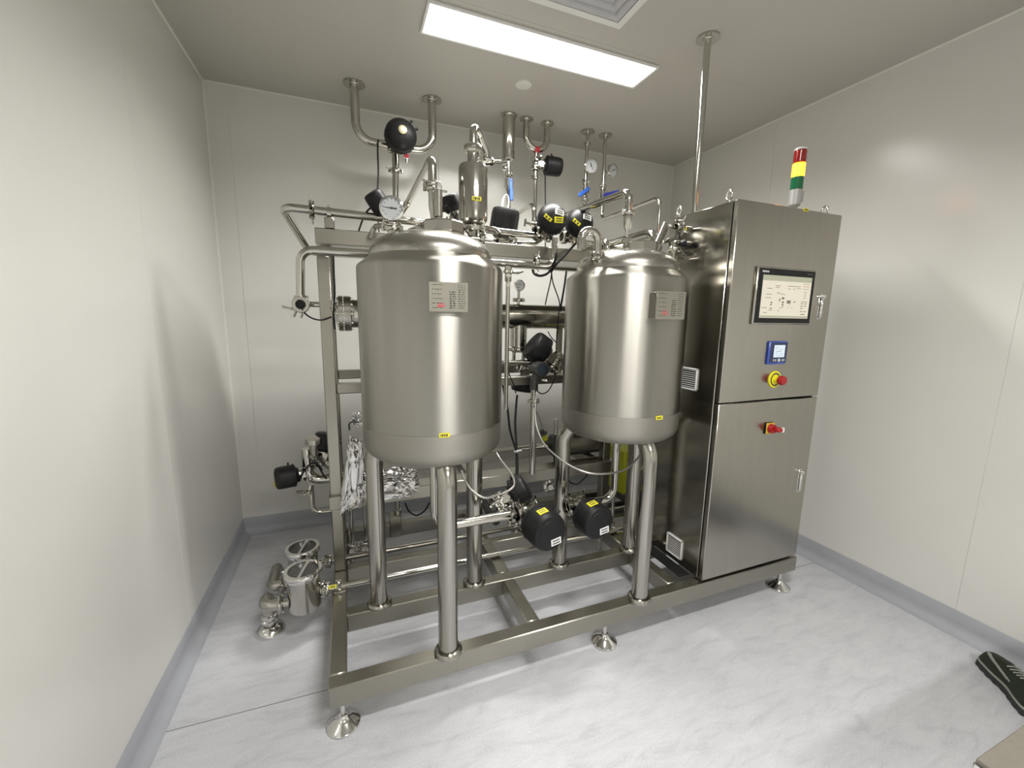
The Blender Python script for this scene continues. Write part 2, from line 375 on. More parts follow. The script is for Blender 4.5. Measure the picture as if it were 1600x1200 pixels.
for x0, x1 in ((XL, .478), (.482, 1.636), (1.64, XR)):
    MB().box(x0, x1, YF - T, YF, 0, ZC, .0006).build('panel', WALL, wf, smooth=False)
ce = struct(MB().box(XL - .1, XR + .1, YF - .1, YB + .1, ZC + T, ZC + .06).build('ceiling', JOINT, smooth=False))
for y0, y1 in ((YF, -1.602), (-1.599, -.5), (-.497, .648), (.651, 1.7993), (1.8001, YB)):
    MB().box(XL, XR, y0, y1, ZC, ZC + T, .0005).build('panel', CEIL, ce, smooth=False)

def cove(name, p0, p1, n0, n1, r=.007):
    """concave corner trim between two faces with inward normals n0 and n1"""
    p0, p1, n0, n1 = V(p0), V(p1), V(n0), V(n1); prof = [V((0, 0, 0))] + [n0 * r * (1 - math.cos(t)) + n1 * r * (1 - math.sin(t)) for t in [math.pi / 2 * k / 8 for k in range(9)]]
    k = len(prof); vs = [p0 + q for q in prof] + [p1 + q for q in prof]
    fs = [(i, (i + 1) % k, k + (i + 1) % k, k + i) for i in range(k)] + [tuple(range(k)), tuple(range(k, 2 * k))]
    return struct(MB().add(vs, fs).build(name, COVE))
cove('trim_1', (XL, YF, ZC), (XL, YB, ZC), (1, 0, 0), (0, 0, -1)); cove('trim_2', (XL, YB, ZC), (XR, YB, ZC), (0, -1, 0), (0, 0, -1))
cove('trim_3', (XR, YF, ZC), (XR, YB, ZC), (-1, 0, 0), (0, 0, -1)); cove('trim_4', (XL, YB, 0), (XL, YB, ZC), (1, 0, 0), (0, -1, 0)); cove('trim_5', (XR, YB, 0), (XR, YB, ZC), (-1, 0, 0), (0, -1, 0))

def skirting(name, p0, p1, n0, h=.105):
    p0, p1, n0 = V(p0), V(p1), V(n0); up = V((0, 0, 1)); r = .045
    prof = [V((0, 0, 0)), n0 * r] + [n0 * (r - (r - .003) * math.sin(t)) + up * ((r) * (1 - math.cos(t)) * 1.0 + .0012) for t in [math.pi / 2 * k / 8 for k in range(9)]] + [n0 * .003 + up * (h - .002), n0 * .0015 + up * h, up * h]
    k = len(prof); vs = [p0 + q for q in prof] + [p1 + q for q in prof]
    fs = [(i, (i + 1) % k, k + (i + 1) % k, k + i) for i in range(k)] + [tuple(range(k)), tuple(range(k, 2 * k))]
    return struct(MB().add(vs, fs).build(name, BASEB))
skirting('baseboard_left', (XL, YF, 0), (XL, YB, 0), (1, 0, 0)); skirting('baseboard_back', (XL, YB, 0), (XR, YB, 0), (0, -1, 0)); skirting('baseboard_right', (XR, YF, 0), (XR, YB, 0), (-1, 0, 0)); skirting('baseboard_front', (XL, YF, 0), (XR, YF, 0), (0, 1, 0))

def ceiling_light(x0, x1, y0, y1, label):
    t = thing('ceiling_light', label, 'ceiling light', ((x0 + x1) / 2, (y0 + y1) / 2, ZC), 'ceiling light panels')
    mb = MB(); f = .012
    for b in ((x0, x1, y0, y0 + f), (x0, x1, y1 - f, y1), (x0, x0 + f, y0 + f, y1 - f), (x1 - f, x1, y0 + f, y1 - f)): mb.box(*b, ZC - .011, ZC, .002)
    mb.build('light_frame', WPLAS, t)
    MB().box(x0 + f, x1 - f, y0 + f, y1 - f, ZC - .007, ZC - .001, 0).build('diffuser', LEDM, t, smooth=False)
ceiling_light(.342, 1.468, 1.83, 2.035, 'long white ceiling light panel glowing above the two tanks')
ceiling_light(.342, 1.112, .122, .327, 'long white ceiling light panel in front of the equipment, out of frame overhead')

ceiling_light(.342, 1.468, -1.585, -1.38, 'added white ceiling light panel for fill near the front wall, unseen behind the camera')  # unseen panel added to fill the tank fronts with light
t = thing('air_vent', 'square grey ceiling air vent with stepped louvres beside the light panel', 'air vent', (.87, 1.43, ZC))
cx, cy = .872, 1.426
def ring(mb, h0, h1, z0, z1):
    for sx, sy in ((1, 0), (-1, 0), (0, 1), (0, -1)):
        if sx: pts = [(sx * h0, -h0, z0), (sx * h0, h0, z0), (sx * h1, h1, z1), (sx * h1, -h1, z1)]
        else: pts = [(-h0, sy * h0, z0), (h0, sy * h0, z0), (h1, sy * h1, z1), (-h1, sy * h1, z1)]
        q = [(cx + a, cy + b, c) for a, b, c in pts]; e = [(cx + a, cy + b, c + .003) for a, b, c in pts]
        mb.add(q + e, [(0, 1, 2, 3), (4, 7, 6, 5), (0, 4, 5, 1), (1, 5, 6, 2), (2, 6, 7, 3), (3, 7, 4, 0)])
mb = MB(); ring(mb, .252, .222, ZC - .010, ZC - .010); ring(mb, .252, .252 + .001, ZC - .010, ZC - .001); mb.build('vent_frame', WPLAS, t, smooth=False)
for k, h0 in enumerate((.216, .176, .136, .096, .056)):
    mb = MB(); ring(mb, h0, h0 - .030, ZC - .012, ZC - .030 + .012); ring(mb, h0 - .030, h0 - .036, ZC - .018, ZC - .006); mb.build('louvre', DIFF, t, smooth=False)
MB().box(cx - .222, cx + .222, cy - .222, cy + .222, ZC - .0035, ZC - .001).build('dark_hollow', VOID, t, smooth=False)  # flat black plate paints the shaded hollow above the louvres
o = MB().lathe([(0, -.010), (.036, -.010), (.042, -.008), (.044, -.004), (.044, 0), (0, 0)], (.9185, 2.238, ZC), n=32).build('sprinkler_cover', COVE)
o['label'] = 'small round cover disc on the ceiling behind the light panel'; o['category'] = 'cover'

# ---------------------------------------------------------------- skid frame
YR, YR2 = 1.95, 2.32
sk = thing('equipment_skid', 'stainless square-tube skid frame carrying both tanks and the control cabinet', 'frame', (1.0, 1.8, 0))
def beam(x0, x1, y0, y1, z0, z1, name='beam', m=None, b=.004): return MB().box(x0, x1, y0, y1, z0, z1, b).build(name, m or FRAME, sk)
bx0, bx1 = -.114, 2.1
beam(bx0, bx1, 1.285, 1.342, .107, .184); beam(bx0, bx0 + .056, 1.342, 2.375, .107, .184); beam(bx1 - .056, bx1, 1.342, 2.375, .107, .184)
beam(bx0 + .056, bx1 - .056, 1.6235, 1.68, .107, .184); beam(bx0 + .056, bx1 - .056, 2.32, 2.375, .107, .184); beam(bx0 + .056, bx1 - .056, YR, YR + .05, .107, .184)
for x in (.608, 1.310): 
    beam(x, x + .055, 1.342, 1.6235, .107, .184); beam(x, x + .055, 1.68, YR, .107, .184); beam(x, x + .055, YR + .05, 2.32, .107, .184)
for x in (bx0 + .002, 1.60, bx1 - .052):
    beam(x, x + .05, YR2 + .003, YR2 + .053, .184, 1.70, 'post')
for x in (bx0 + .002, 1.345, bx1 - .052): beam(x, x + .05, YR, YR + .05, .184, 1.62, 'post')
zt1, zt0 = (-0.044,1.950,1.730)[2], (-0.047,1.950,1.667)[2]
mb = MB(); mb.box(bx0, bx1, YR, YR + .055, zt0, zt1, .003).build('beam', FRAME, sk)
beam(bx0, bx1, YR2, YR2 + .055, zt0, zt1)
for x in (bx0 + .001, .60, 1.345, bx1 - .056): beam(x, x + .055, YR + .055, YR2, zt0, zt1)
o = MB().box(bx0 + .056, bx1 - .056, YR + .055, YR2, zt0 + .012, zt0 + .016).build('top_tray', FRAME, sk)
zm1, zm0 = (-0.050,1.950,1.077)[2], (-0.052,1.950,1.031)[2]
beam(bx0 + .052, bx1 - .05, YR + .002, YR + .048, zm0, zm1); beam(bx0 + .052, bx1 - .05, YR2 + .005, YR2 + .05, zm0 + .012, zm1 + .012)
zl1, zl0 = (0.008,1.930,0.563)[2], (0.005,1.930,0.499)[2]
beam(bx0 - .004, 1.42, YR - .02, YR + .075, zl0, zl1, b=.003); beam(bx0 + .052, 1.42, YR2 - .02, YR2 + .05, zl0, zl1, b=.003)
for x in (.55, 1.30): beam(x, x + .05, YR + .075, YR2 - .02, zl0, zl1)
xq = (1.117,2.140,1.220)[0]
beam(xq, xq + .032, 2.13, 2.16, zm1 - .03, (1.111,2.140,1.367)[2], 'upright')
beam(xq - .02, xq + .05, YR + .048, YR2 + .005, zm0 + .006, zm1 - .004)
def foot(x, y):
    mb = MB()
    mb.lathe([(0, 0), (.050, 0), (.054, .004), (.054, .009), (.050, .013), (.030, .026), (.018, .036), (.014, .045), (.009, .047), (.009, .107), (0, .107)], (x, y, 0), n=32)
    mb.lathe([(0, .085), (.015, .085), (.015, .100), (0, .100)], (x, y, 0), n=6)
    return mb.build('levelling_foot', CHROME, sk, angle=30)
for x, y in ((-.075, 1.325), (.968, 1.325), (2.045, 1.325), (-.08, 2.34), (.97, 2.34), (2.045, 2.34)): foot(x, y)

# ---------------------------------------------------------------- tanks
def tank(ax, ay, label, legs, plate, sticker, manway):
    t = thing('process_tank', label, 'tank', (ax, ay, .19), 'jacketed process tanks')
    R = .2545; B = (ax, ay, 0)
    MB().lathe([(R - .001, .995), (R, .998), (R, 1.535), (R - .003, 1.545), (R - .010, 1.551), (.215, 1.574), (.213, 1.578)], B, n=96).build('shell', TANK, t, angle=50)
    MB().lathe([(R, .999), (R, .935), (R - .003, .917), (R - .012, .900), (R - .030, .885), (R - .06, .874), (.12, .860), (.05, .853), (0, .852)], B, n=96).build('lower_shell', TANKB, t, angle=60)
    MB().lathe([(.213, 1.576), (.2125, 1.590), (.208, 1.604), (.197, 1.620), (.178, 1.635), (.15, 1.648), (.11, 1.659), (.06, 1.665), (0, 1.667)], B, n=96).build('dome', DOME, t, angle=60)
    for lx, ly in legs:
        d = V((ax - lx, ay - ly, 0)).normalized(); e = V((lx, ly, .93)) + d * .075
        l = MB().tube([(lx, ly, .186), (lx, ly, .845), e], .0345, .09, n=24).build('leg', LEG, t)
        MB().lathe([(.034, .185), (.048, .185), (.050, .189), (.050, .196), (.044, .204), (.036, .206)], (lx, ly, 0), n=28).build('foot_pad', LEG, l)
    # manway neck with bolted ring
    mx, my, mr, mz = manway
    mw = MB().lathe([(mr * .72, mz - .05), (mr * .72, mz + .006), (mr * .86, mz + .007), (mr * .90, mz + .012), (mr * .90, mz + .016)], (mx, my, 0), n=40).build('manway', STEEL, t)
    MB().lathe([(mr * .70, mz + .012), (mr * .95, mz + .012), (mr, mz + .016), (mr, mz + .046), (mr * .96, mz + .051), (mr * .72, mz + .051)], (mx, my, 0), n=9).build('union_ring', STEEL, mw, angle=20)
    MB().lathe([(0, mz + .049), (mr * .45, mz + .048), (mr * .70, mz + .043), (mr * .74, mz + .040), (mr * .74, mz + .030), (0, mz + .030)], (mx, my, 0), n=36).build('cover', DOME, mw)
    # name plate on its bracket
    px0, px1, pz0, pz1, dp = plate; y = ay - math.sqrt(max(R * R - (max(abs(px0 - ax), abs(px1 - ax))) ** 2, 0)); yf = ay - R - dp
    mb = MB(); mb.box(px0 + .004, px1 - .004, yf + .001, ay - R + .012, pz0 + .004, pz1 - .004, .001)
    br = mb.build('plate_bracket', STEEL, t)
    mb = MB(); mb.box(px0, px1, yf - .0015, yf + .001, pz0, pz1, .0005); pl = mb.build('name_plate', FRAME, t)
    mb = MB(); rd = random.Random(int(ax * 100)); W = px1 - px0; H = pz1 - pz0; ym = yf - .0019
    def row(xa, xb, z, h):
        x = xa
        while x < xb: l = rd.uniform(.003, .010); mb.box(x, min(x + l, xb), ym, yf - .0012, z - h, z + h); x += l + rd.uniform(.0015, .004)
    for k in range(11):
        z = pz1 - H * (k + 1.2) / 13
        mb.mi = 0
        row(px0 + W * .08, px0 + W * .34, z, .0011) if k % 2 == 0 else None
        row(px0 + W * .52, px0 + W * .68, z, .0018) if k > 2 else None
        row(px0 + W * .74, px0 + W * .92, z, .0012)
    mb.mi = 1; row(px0 + W * .22, px0 + W * .40, pz0 + H * .2, .003); row(px0 + W * .24, px0 + W * .38, pz0 + H * .28, .0015)
    mb.build('plate_print', [INK, REDT], pl, kind='stuff')
    sx, sz = sticker; n_ = V((sx - ax, -math.sqrt(R * R - (sx - ax) ** 2), 0)).normalized()
    tag_plate(t, V((ax, ay, sz)) + n_ * (R + .0006), n_, (0, 0, 1), .034, .015, YEL, 1, seed=3)
    return t
T1 = tank(.285, 1.527, 'left steel process tank, nearer the left wall, with a vent filter on top', ((.0694, 1.6489), (.4799, 1.6485), (.2835, 1.304)), (.226, .346, 1.392, 1.480, .010), (.271, 1.002), ((0.323,1.500,1.671)[0], 1.50, .075, 1.650))
T2 = tank(1.115, 1.52, 'right steel process tank standing beside the control cabinet', ((.9094, 1.645), (1.3187, 1.640), (1.1181, 1.300)), (1.040, 1.174, 1.380, 1.482, .034), (1.123, .997), ((1.167,1.500,1.660)[0], 1.50, .078, 1.645))

# ---------------------------------------------------------------- control cabinet
cb = thing('control_cabinet', 'tall stainless control cabinet with touch screen, right of the tanks', 'cabinet', (1.776, 1.48, .19))
cx0, cx1, cz0, cz1 = 1.4594, 2.0923, .1945, 1.8556
MB().box(cx0, cx1, 1.318, 1.672, cz0, cz1, .003).build('body', CABS, cb)
MB().box(cx0 + .006, cx1 - .006, 1.311, 1.318, cz0 + .004, cz1 - .004).build('gasket', RUBBER, cb)
zs = 1.0262
ud = MB().box(cx0, cx1, 1.288, 1.311, zs + .003, cz1, .003).build('upper_door', CABF, cb)
ld = MB().box(cx0, cx1, 1.288, 1.311, cz0 + .002, zs - .003, .003).build('lower_door', CABF, cb)
def handle(x, z, par):
    mb = MB(); mb.box(x - .012, x + .012, 1.2865, 1.289, z - .058, z + .058, .003); mb.box(x - .007, x + .007, 1.276, 1.2865, z - .052, z + .048, .004); mb.cyl((x, 1.287, z + .045), (x, 1.272, z + .045), .009, n=14)
    mb.build('door_handle', CHROME, par)
handle(2.022, 1.449, ud); handle(2.040, .605, ld)
# touch screen
hx0, hx1, hz0, hz1 = 1.590, 1.950, 1.366, 1.605
hm = MB().box(hx0, hx1, 1.276, 1.288, hz0, hz1, .004).build('touch_panel', STEEL, cb)
MB().box(hx0 + .006, hx1 - .006, 1.2745, 1.277, hz0 + .006, hz1 - .006, .002).build('bezel', BLACK, hm)
sx0, sx1, sz0, sz1 = 1.6215, 1.9245, 1.3935, 1.5715
mb = MB(); mb.box(sx0, sx1, 1.2738, 1.2746, sz0, sz1); W = sx1 - sx0; H = sz1 - sz0
def q(x, z, w_, h, mi=1, y=.0004): mb.mi = mi; mb.box(sx0 + W * x, sx0 + W * (x + w_), 1.2738 - y, 1.2739, sz1 - H * (z + h), sz1 - H * z)
q(0, 0, 1, .125, 2); q(0, .945, 1, .045, 2); q(.50, .045, .035, .025)
for x, z, w_ in ((.10, .30, .10), (.09, .435, .11), (.08, .52, .11), (.03, .755, .10), (.06, .87, .08), (.26, .23, .10), (.26, .27, .08), (.50, .225, .27), (.52, .29, .05), (.62, .29, .05), (.70, .27, .08)): q(x, z, w_, .012)
for x, z, w_, h in ((.41, .50, .05, .05), (.36, .53, .02, .07), (.42, .60, .04, .04), (.42, .66, .04, .03), (.43, .71, .025, .025), (.52, .57, .08, .075), (.66, .59, .04, .025), (.37, .75, .06, .012), (.19, .62, .04, .03), (.19, .67, .03, .03), (.18, .76, .05, .02), (.17, .81, .07, .012), (.35, .40, .025, .02), (.39, .42, .04, .012), (.44, .43, .03, .012), (.34, .82, .05, .01), (.55, .74, .02, .012), (.63, .74, .02, .012), (.57, .66, .02, .015), (.31, .39, .02, .03)): q(x, z, w_, h)
for z in (.155, .215, .275): q(.83, z, .13, .018, 3)
for z in (.345, .385, .43, .465, .505): q(.86, z, .06, .008, 1)
for z in (.585,): q(.82, z, .135, .014, 1)
for z in (.63, .69, .745, .82): q(.82, z, .05, .018, 1); q(.895, z, .05, .018, 1) if z != .745 else None
q(.835, .89, .09, .02, 1)
mb.build('screen', [SCREEN, SINK, SBAR, STAN], hm, smooth=False)
def text(parent, s, loc, size, m, rot=(math.pi / 2, 0, 0), name='lettering', bold=.0):
    cu = bpy.data.curves.new(name, 'FONT'); cu.body = s; cu.size = size; cu.align_x = 'LEFT'; cu.extrude = .0003; cu.offset = bold; cu.resolution_u = 2
    o = bpy.data.objects.new(name, cu); COL.objects.link(o); bpy.context.view_layer.update()
    me = bpy.data.meshes.new_from_object(o.evaluated_get(bpy.context.evaluated_depsgraph_get())); bpy.data.objects.remove(o)
    me.transform(Matrix.Translation(V(loc) - parent_origin(parent)) @ Matrix.Rotation(rot[2], 4, 'Z') @ Matrix.Rotation(rot[0], 4, 'X'))
    me.materials.clear(); me.materials.append(m); me.name = name
    o = bpy.data.objects.new(name, me); COL.objects.link(o); o.parent = parent; return o
text(hm, 'SIEMENS', (1.6135, 1.2742, 1.5815), .0105, mat('lettering_white', (.8, .82, .82), 0, .4), bold=.0002)
text(hm, 'SIMATIC HMI', (1.890, 1.2742, 1.5835), .0065, mat('lettering_grey', (.16, .16, .16), 0, .4))
# analyser with blue lit surround
an = MB().box(1.712, 1.827, 1.277, 1.288, 1.190, 1.293, .010).build('analyser', PHB, cb)
MB().box(1.717, 1.822, 1.2755, 1.2775, 1.199, 1.287, .008).build('analyser_face', mat('dark_blue_face', (.02, .03, .09), 0, .3), an)
mb = MB(); mb.box(1.738, 1.806, 1.2745, 1.276, 1.222, 1.276, .001); mb.mi = 1
for x, z, w_, h in ((.745, .262, .02, .003), (.77, .255, .022, .003), (.752, .246, .03, .004), (.748, .238, .012, .003), (.776, .236, .016, .003), (.75, .229, .04, .002)): mb.box(1 + x, 1 + x + w_, 1.2741, 1.2746, 1 + z, 1 + z + h)
mb.build('screen', [PHS, DIAL], an, smooth=False)
mb = MB()
for x in (1.738, 1.750, 1.792, 1.803): mb.box(x, x + .007, 1.274, 1.2757, 1.204, 1.214, .001)
mb.cyl((1.774, 1.2757, 1.209), (1.774, 1.2735, 1.209), .008, n=16); mb.build('keypad', DIAL, an)
# emergency stop
es = MB().lathe([(0, 0), (.038, 0), (.038, .004), (.036, .005), (0, .005)], (1.778, 1.288, 1.121), (0, -1, 0), 36).build('emergency_stop', YEL, cb)
MB().lathe([(.030, .0052), (.030, .0058), (.024, .0058), (.024, .0052)], (1.778, 1.288, 1.121), (0, -1, 0), 28).build('print_ring', INK, es)
MB().lathe([(0, .005), (.014, .005), (.014, .024), (0, .024)], (1.778, 1.288, 1.121), (0, -1, 0), 20).build('collar', YEL, es)
MB().lathe([(0, .022), (.016, .022), (.020, .028), (.021, .040), (.018, .047), (0, .049)], (1.778, 1.288, 1.121), (0, -1, 0), 24).build('mushroom_button', RED, es)
# main switch
ms = MB().box(1.752, 1.806, 1.281, 1.288, .868, .922, .003).build('main_switch', BLACK, cb)
MB().box(1.753, 1.805, 1.279, 1.2815, .869, .921, .002).build('yellow_plate', mat('orange_yellow_plate', (.62, .40, .04), 0, .45), ms)
mb = MB(); mb.lathe([(0, 0), (.021, 0), (.020, .018), (0, .019)], (1.779, 1.279, .895), (0, -1, 0), 24); mb.box(1.773, 1.806, 1.236, 1.262, .886, .904, .003); mb.build('rotary_handle', RED, ms)
MB().box(1.800, 1.812, 1.2355, 1.246, .884, .906, .001).build('lock_tab', WPLAS, ms)
# vent grilles in the side
for z0, z1 in ((1.060, 1.162), (.222, .322)):
    g = thing_part = MB(); y0, y1 = 1.417, 1.521; x = cx0
    for b in ((y0, y1, z0, z0 + .008), (y0, y1, z1 - .008, z1), (y0, y0 + .008, z0, z1), (y1 - .008, y1, z0, z1)): g.box(x - .008, x, b[0], b[1], b[2], b[3], .002)
    gr = g.build('vent_grille', GRILLE, cb)
    MB().box(x - .0035, x, y0 + .008, y1 - .008, z0 + .008, z1 - .008).build('dark_backing', VOID, gr)  # black sheet paints the darkness between the slats
    for k in range(9):
        z = z0 + .0125 + k * .0096; MB().box(x - .0052, x - .0030, y0 + .007, y1 - .007, z, z + .0038, .0005).build('slat', GRILLE, gr)
def eye_bolt(x, y, rot):
    mb = MB(); mb.lathe([(0, 0), (.014, 0), (.014, .006), (.007, .008), (.007, .014), (0, .014)], (x, y, cz1), n=16)
    c = V((x, y, cz1 + .032)); d = V((math.cos(rot), math.sin(rot), 0)); pts = [c + (d * math.cos(a) + V((0, 0, 1)) * math.sin(a)) * .018 for a in [2 * math.pi * k / 20 - math.pi / 2 for k in range(21)]]
    mb.tube(pts, .0052, n=10); mb.build('eye_bolt', CHROME, cb)
eye_bolt(1.478, 1.355, 1.3); eye_bolt(1.478, 1.635, 1.3); eye_bolt(2.072, 1.355, 1.25); eye_bolt(2.072, 1.635, 1.25)
MB().box(1.395, 1.455, 1.36, 1.655, .1845, .1935, .002).build('dark_gap_strip', RUBBER, cb)  # flat black strip paints the dark gap at the cabinet's foot
# signal tower on top of the cabinet
tx, ty = (1.860,1.350,1.884)[0], 1.35
st = thing('signal_tower', 'red, lit amber and green signal tower light on top of the control cabinet', 'signal light', (tx, ty, cz1))
MB().lathe([(0, 0), (.016, 0), (.016, .004), (.0095, .006), (.0095, .030), (0, .030)], (tx, ty, cz1), n=20).build('pole', STEEL, st)
MB().lathe([(0, .024), (.014, .024), (.0235, .032), (.0245, .095), (0, .095)], (tx, ty, cz1), n=28).build('base', TOWB, st)
MB().box(tx + .010, tx + .022, ty - .0235, ty - .012, cz1 + .045, cz1 + .088, .002).build('side_label', mat('grey_label', (.35, .34, .33), 0, .5), st)
for k, (nm, m) in enumerate((('green_lens', GREENL), ('amber_lens', AMBERL), ('red_lens', REDL))):
    z = .095 + k * .054
    MB().lathe([(0, z)] + [(.0240 + .0007 * (i % 2), z + .002 + i * .0042) for i in range(13)] + [(0, z + .0535)], (tx, ty, cz1), n=28).build(nm, m, st, label={'green_lens': 'dark green lens', 'amber_lens': 'glowing amber lens', 'red_lens': 'dark red lens'}[nm])
MB().lathe([(0, .257), (.0245, .257), (.0245, .262), (.021, .266), (0, .267)], (tx, ty, cz1), n=28).build('cap', WPLAS, st)
o = tag_plate(st, (tx - .012, 1.2872, cz1 - .002), (0, -1, 0), (0, 0, 1), .030, .012, YEL, 1, name='label_tag', seed=5)
# conduit from ceiling to cabinet
t = pipe_thing('long thin vertical conduit from the ceiling down to the cabinet top', [(1.519, 1.585, cz1 + .001), (1.519, 1.585, 2.598)], .0145, 0, name='conduit')
ceiling_flange(t, 1.519, 1.585, .048, .0145)
# ---------------------------------------------------------------- pipes that drop from the ceiling
YC = 2.59
def top(x): return (x, YC, 2.592)
# large U pipe
xa, xb = .0824, .4993; zu = (0.228,2.590,2.318)[2]
t = pipe_thing('wide U-shaped ceiling pipe at left behind the black dome actuator', [top(xa), (xa, YC, zu), (xb, YC, zu), top(xb)], .0235, .095, name='ceiling_pipe')
ceiling_flange(t, xa, YC, .056, .0235); ceiling_flange(t, xb, YC, .056, .0235)
xm = (0.291,2.550,2.248)[0]
actuator('black dome-headed valve with a brass indicator under the wide U-shaped ceiling pipe', ((0.297,2.590,2.322)[0], YC - .045, zu - .012), (.02, -1, .06), (1, 0, 0), 1.14, .9, disc=True, dome=True, group='black pneumatic valves')
t = thing('warning_tag', 'small red and white tag hanging under the black dome valve', 'tag', (0.337,2.500,2.245))
c = (0.337,2.500,2.245)
MB().box(c[0] - .013, c[0] + .013, c[1] - .001, c[1] + .001, c[2] - .012, c[2] + .022, .0005).build('card', WPLAS, t)
MB().box(c[0] - .0125, c[0] + .0125, c[1] - .0022, c[1] - .0008, c[2] - .008, c[2] + .012, .0003).build('red_band', REDT, t)
MB().cyl((c[0], c[1], c[2] - .012), (c[0], c[1], c[2] - .035), .006, n=10).build('pin', CHROME, t)
p1, p2 = (0.286,2.570,2.247), (0.276,2.570,1.914)
t = pipe_thing('vertical pipe dropping below the black dome valve to the long horizontal pipe', [(p1[0], YC - .03, zu - .03), mv(p2, y=YC - .03)], lambda q: .020 - .005 * min(1, max(0, (q - .0) * 1)), 0, [((0.283,2.560,2.180), (0, 0, 1), (-1, 0, 0))])

# vertical vent pipe of large diameter
c = (.9700, YC)
t = thing('ceiling_pipe', 'thick straight ceiling pipe right of the vent filter, closed at its lower end', 'pipe', (c[0], c[1], 2.3))
zb_ = (0.973,2.590,2.344)[2]
MB().lathe([(0, zb_ - .012), (.014, zb_ - .010), (.0365, zb_ - .002), (.0385, zb_ + .004), (.0385, 2.592), (0, 2.592)], (*c, 0), n=32).build('tube', POLISH, t)
ceiling_flange(t, *c, .052, .0385)
xg = (0.958,2.570,2.291)[0]
t = pipe_thing('thin vertical drop pipe with a blue valve under the thick ceiling pipe', [(c[0], YC - .0, zb_ - .005), (0.979,2.590,1.984), mv((0.990,2.590,1.828))], .0125, 0, [((0.970,2.590,2.262), (0, 0, 1), (1, 0, 0))])
gauge('small dial gauge turned sideways at the bottom of the thick ceiling pipe', (0.935,2.530,2.294), (.85, -.5, .1), (0.962,2.580,2.258), .037)
def ball_valve(label, c, hdl, m, axis=(0, 0, 1)):
    t = thing('ball_valve', label, 'valve', c, 'hand valves with blue lever handles')
    mb = MB(); mb.lathe([(.010, -.045), (.021, -.045), (.021, -.036), (.014, -.033), (.014, -.022), (.022, -.018), (.022, .018), (.014, .022), (.014, .033), (.021, .036), (.021, .045), (.010, .045)], c, axis, 20)
    for k in range(4):
        an = math.pi / 4 + k * math.pi / 2; d = V((math.cos(an), math.sin(an), 0)) * .025
        mb.cyl(V(c) + d - V((0, 0, .028)), V(c) + d + V((0, 0, .028)), .004, n=8)
    mb.build('valve_body', POLISH, t); h = V(hdl).normalized(); f = V((0, -1, 0))
    s0 = V(c) + f * .03
    MB().cyl(V(c) + f * .015, V(c) + f * .036, .007, n=10).build('spindle', CHROME, t)
    a, u, w_ = frame(h, (0, -1, 0)); Mh = Matrix((a, w_, u)).transposed().to_4x4(); Mh.translation = s0
    mb = MB(); mb.box(-.018, .050, -.011, .011, -.002, .006, .002, Mh); mb.box(.045, .115, -.012, .012, .002, .012, .004, Mh); mb.build('lever_handle', m, t)
ball_valve('ball valve with bright blue handle below the thick ceiling pipe', (0.976,2.590,2.210), (0.02, -.05, -1), BLUE)
# coiled white cable
cc = (0.950,2.573,2.081); pts = []
for k in range(64):
    an = k / 64 * 2 * math.pi * 4.2; rr = .022 + .004 * math.sin(an * .31)
    pts.append((cc[0] + rr * math.cos(an) + .006 * math.sin(k * .4), cc[1] + .004 * math.sin(an * .5), cc[2] + .055 * math.sin(an)))
o = MB().tube(pts, .003, n=6).build('coiled_cable', WPLAS); o['label'] = 'coil of thin white cable hanging below the bright blue valve handle'; o['category'] = 'cable'

# narrow U pipe and its valve
xa, xb = 1.0868, 1.2303; zu2 = (1.159,2.590,2.431)[2]
mid = (xa + xb) / 2; rr = (xb - xa) / 2
pts = [top(xa)] + [(mid - rr * math.cos(a), YC, zu2 + rr - rr * math.sin(a)) for a in [math.pi * k / 14 for k in range(15)]] + [top(xb)]
t = pipe_thing('narrow U-shaped ceiling pipe with a red tape band at its bottom', pts, .0195, 0, name='ceiling_pipe')
ceiling_flange(t, xa, YC, .043, .0195); ceiling_flange(t, xb, YC, .043, .0195)
MB().tube([(mid - rr * math.cos(a), YC, zu2 + rr - rr * math.sin(a)) for a in [math.pi * (.44 + .14 * k / 4) for k in range(5)]], .0200, n=20).build('red_tape', REDT, t)
vz = (1.153,2.590,2.347)
actuator('black valve lying sideways under the narrow U-shaped ceiling pipe', (mid, YC, vz[2]), (1, -.12, -.03), (0, 0, 1), .80, 1.3, group='black pneumatic valves', tags=())
t = pipe_thing('thin vertical pipe dropping from the sideways black valve', [(mid, YC, zu2 - .012), (mid, YC, (1.167,2.590,2.002)[2])], .0125, 0, [((mid, YC, (1.160,2.590,2.260)[2]), (0, 0, 1), (-1, 0, 0))])
a_, b_ = (1.106,2.500,2.081), (0.953,2.500,1.972)
pipe_thing('slanting pipe that joins the thin drop pipe left of the two labelled black valves', [(1.084,2.420,1.860), mv((1.075,2.420,2.059)), mv((1.075,2.420,2.059), y=3.05 - .25), off(mv((1.075,2.420,2.059), y=2.8), dz=-.10)], .0145, .05)

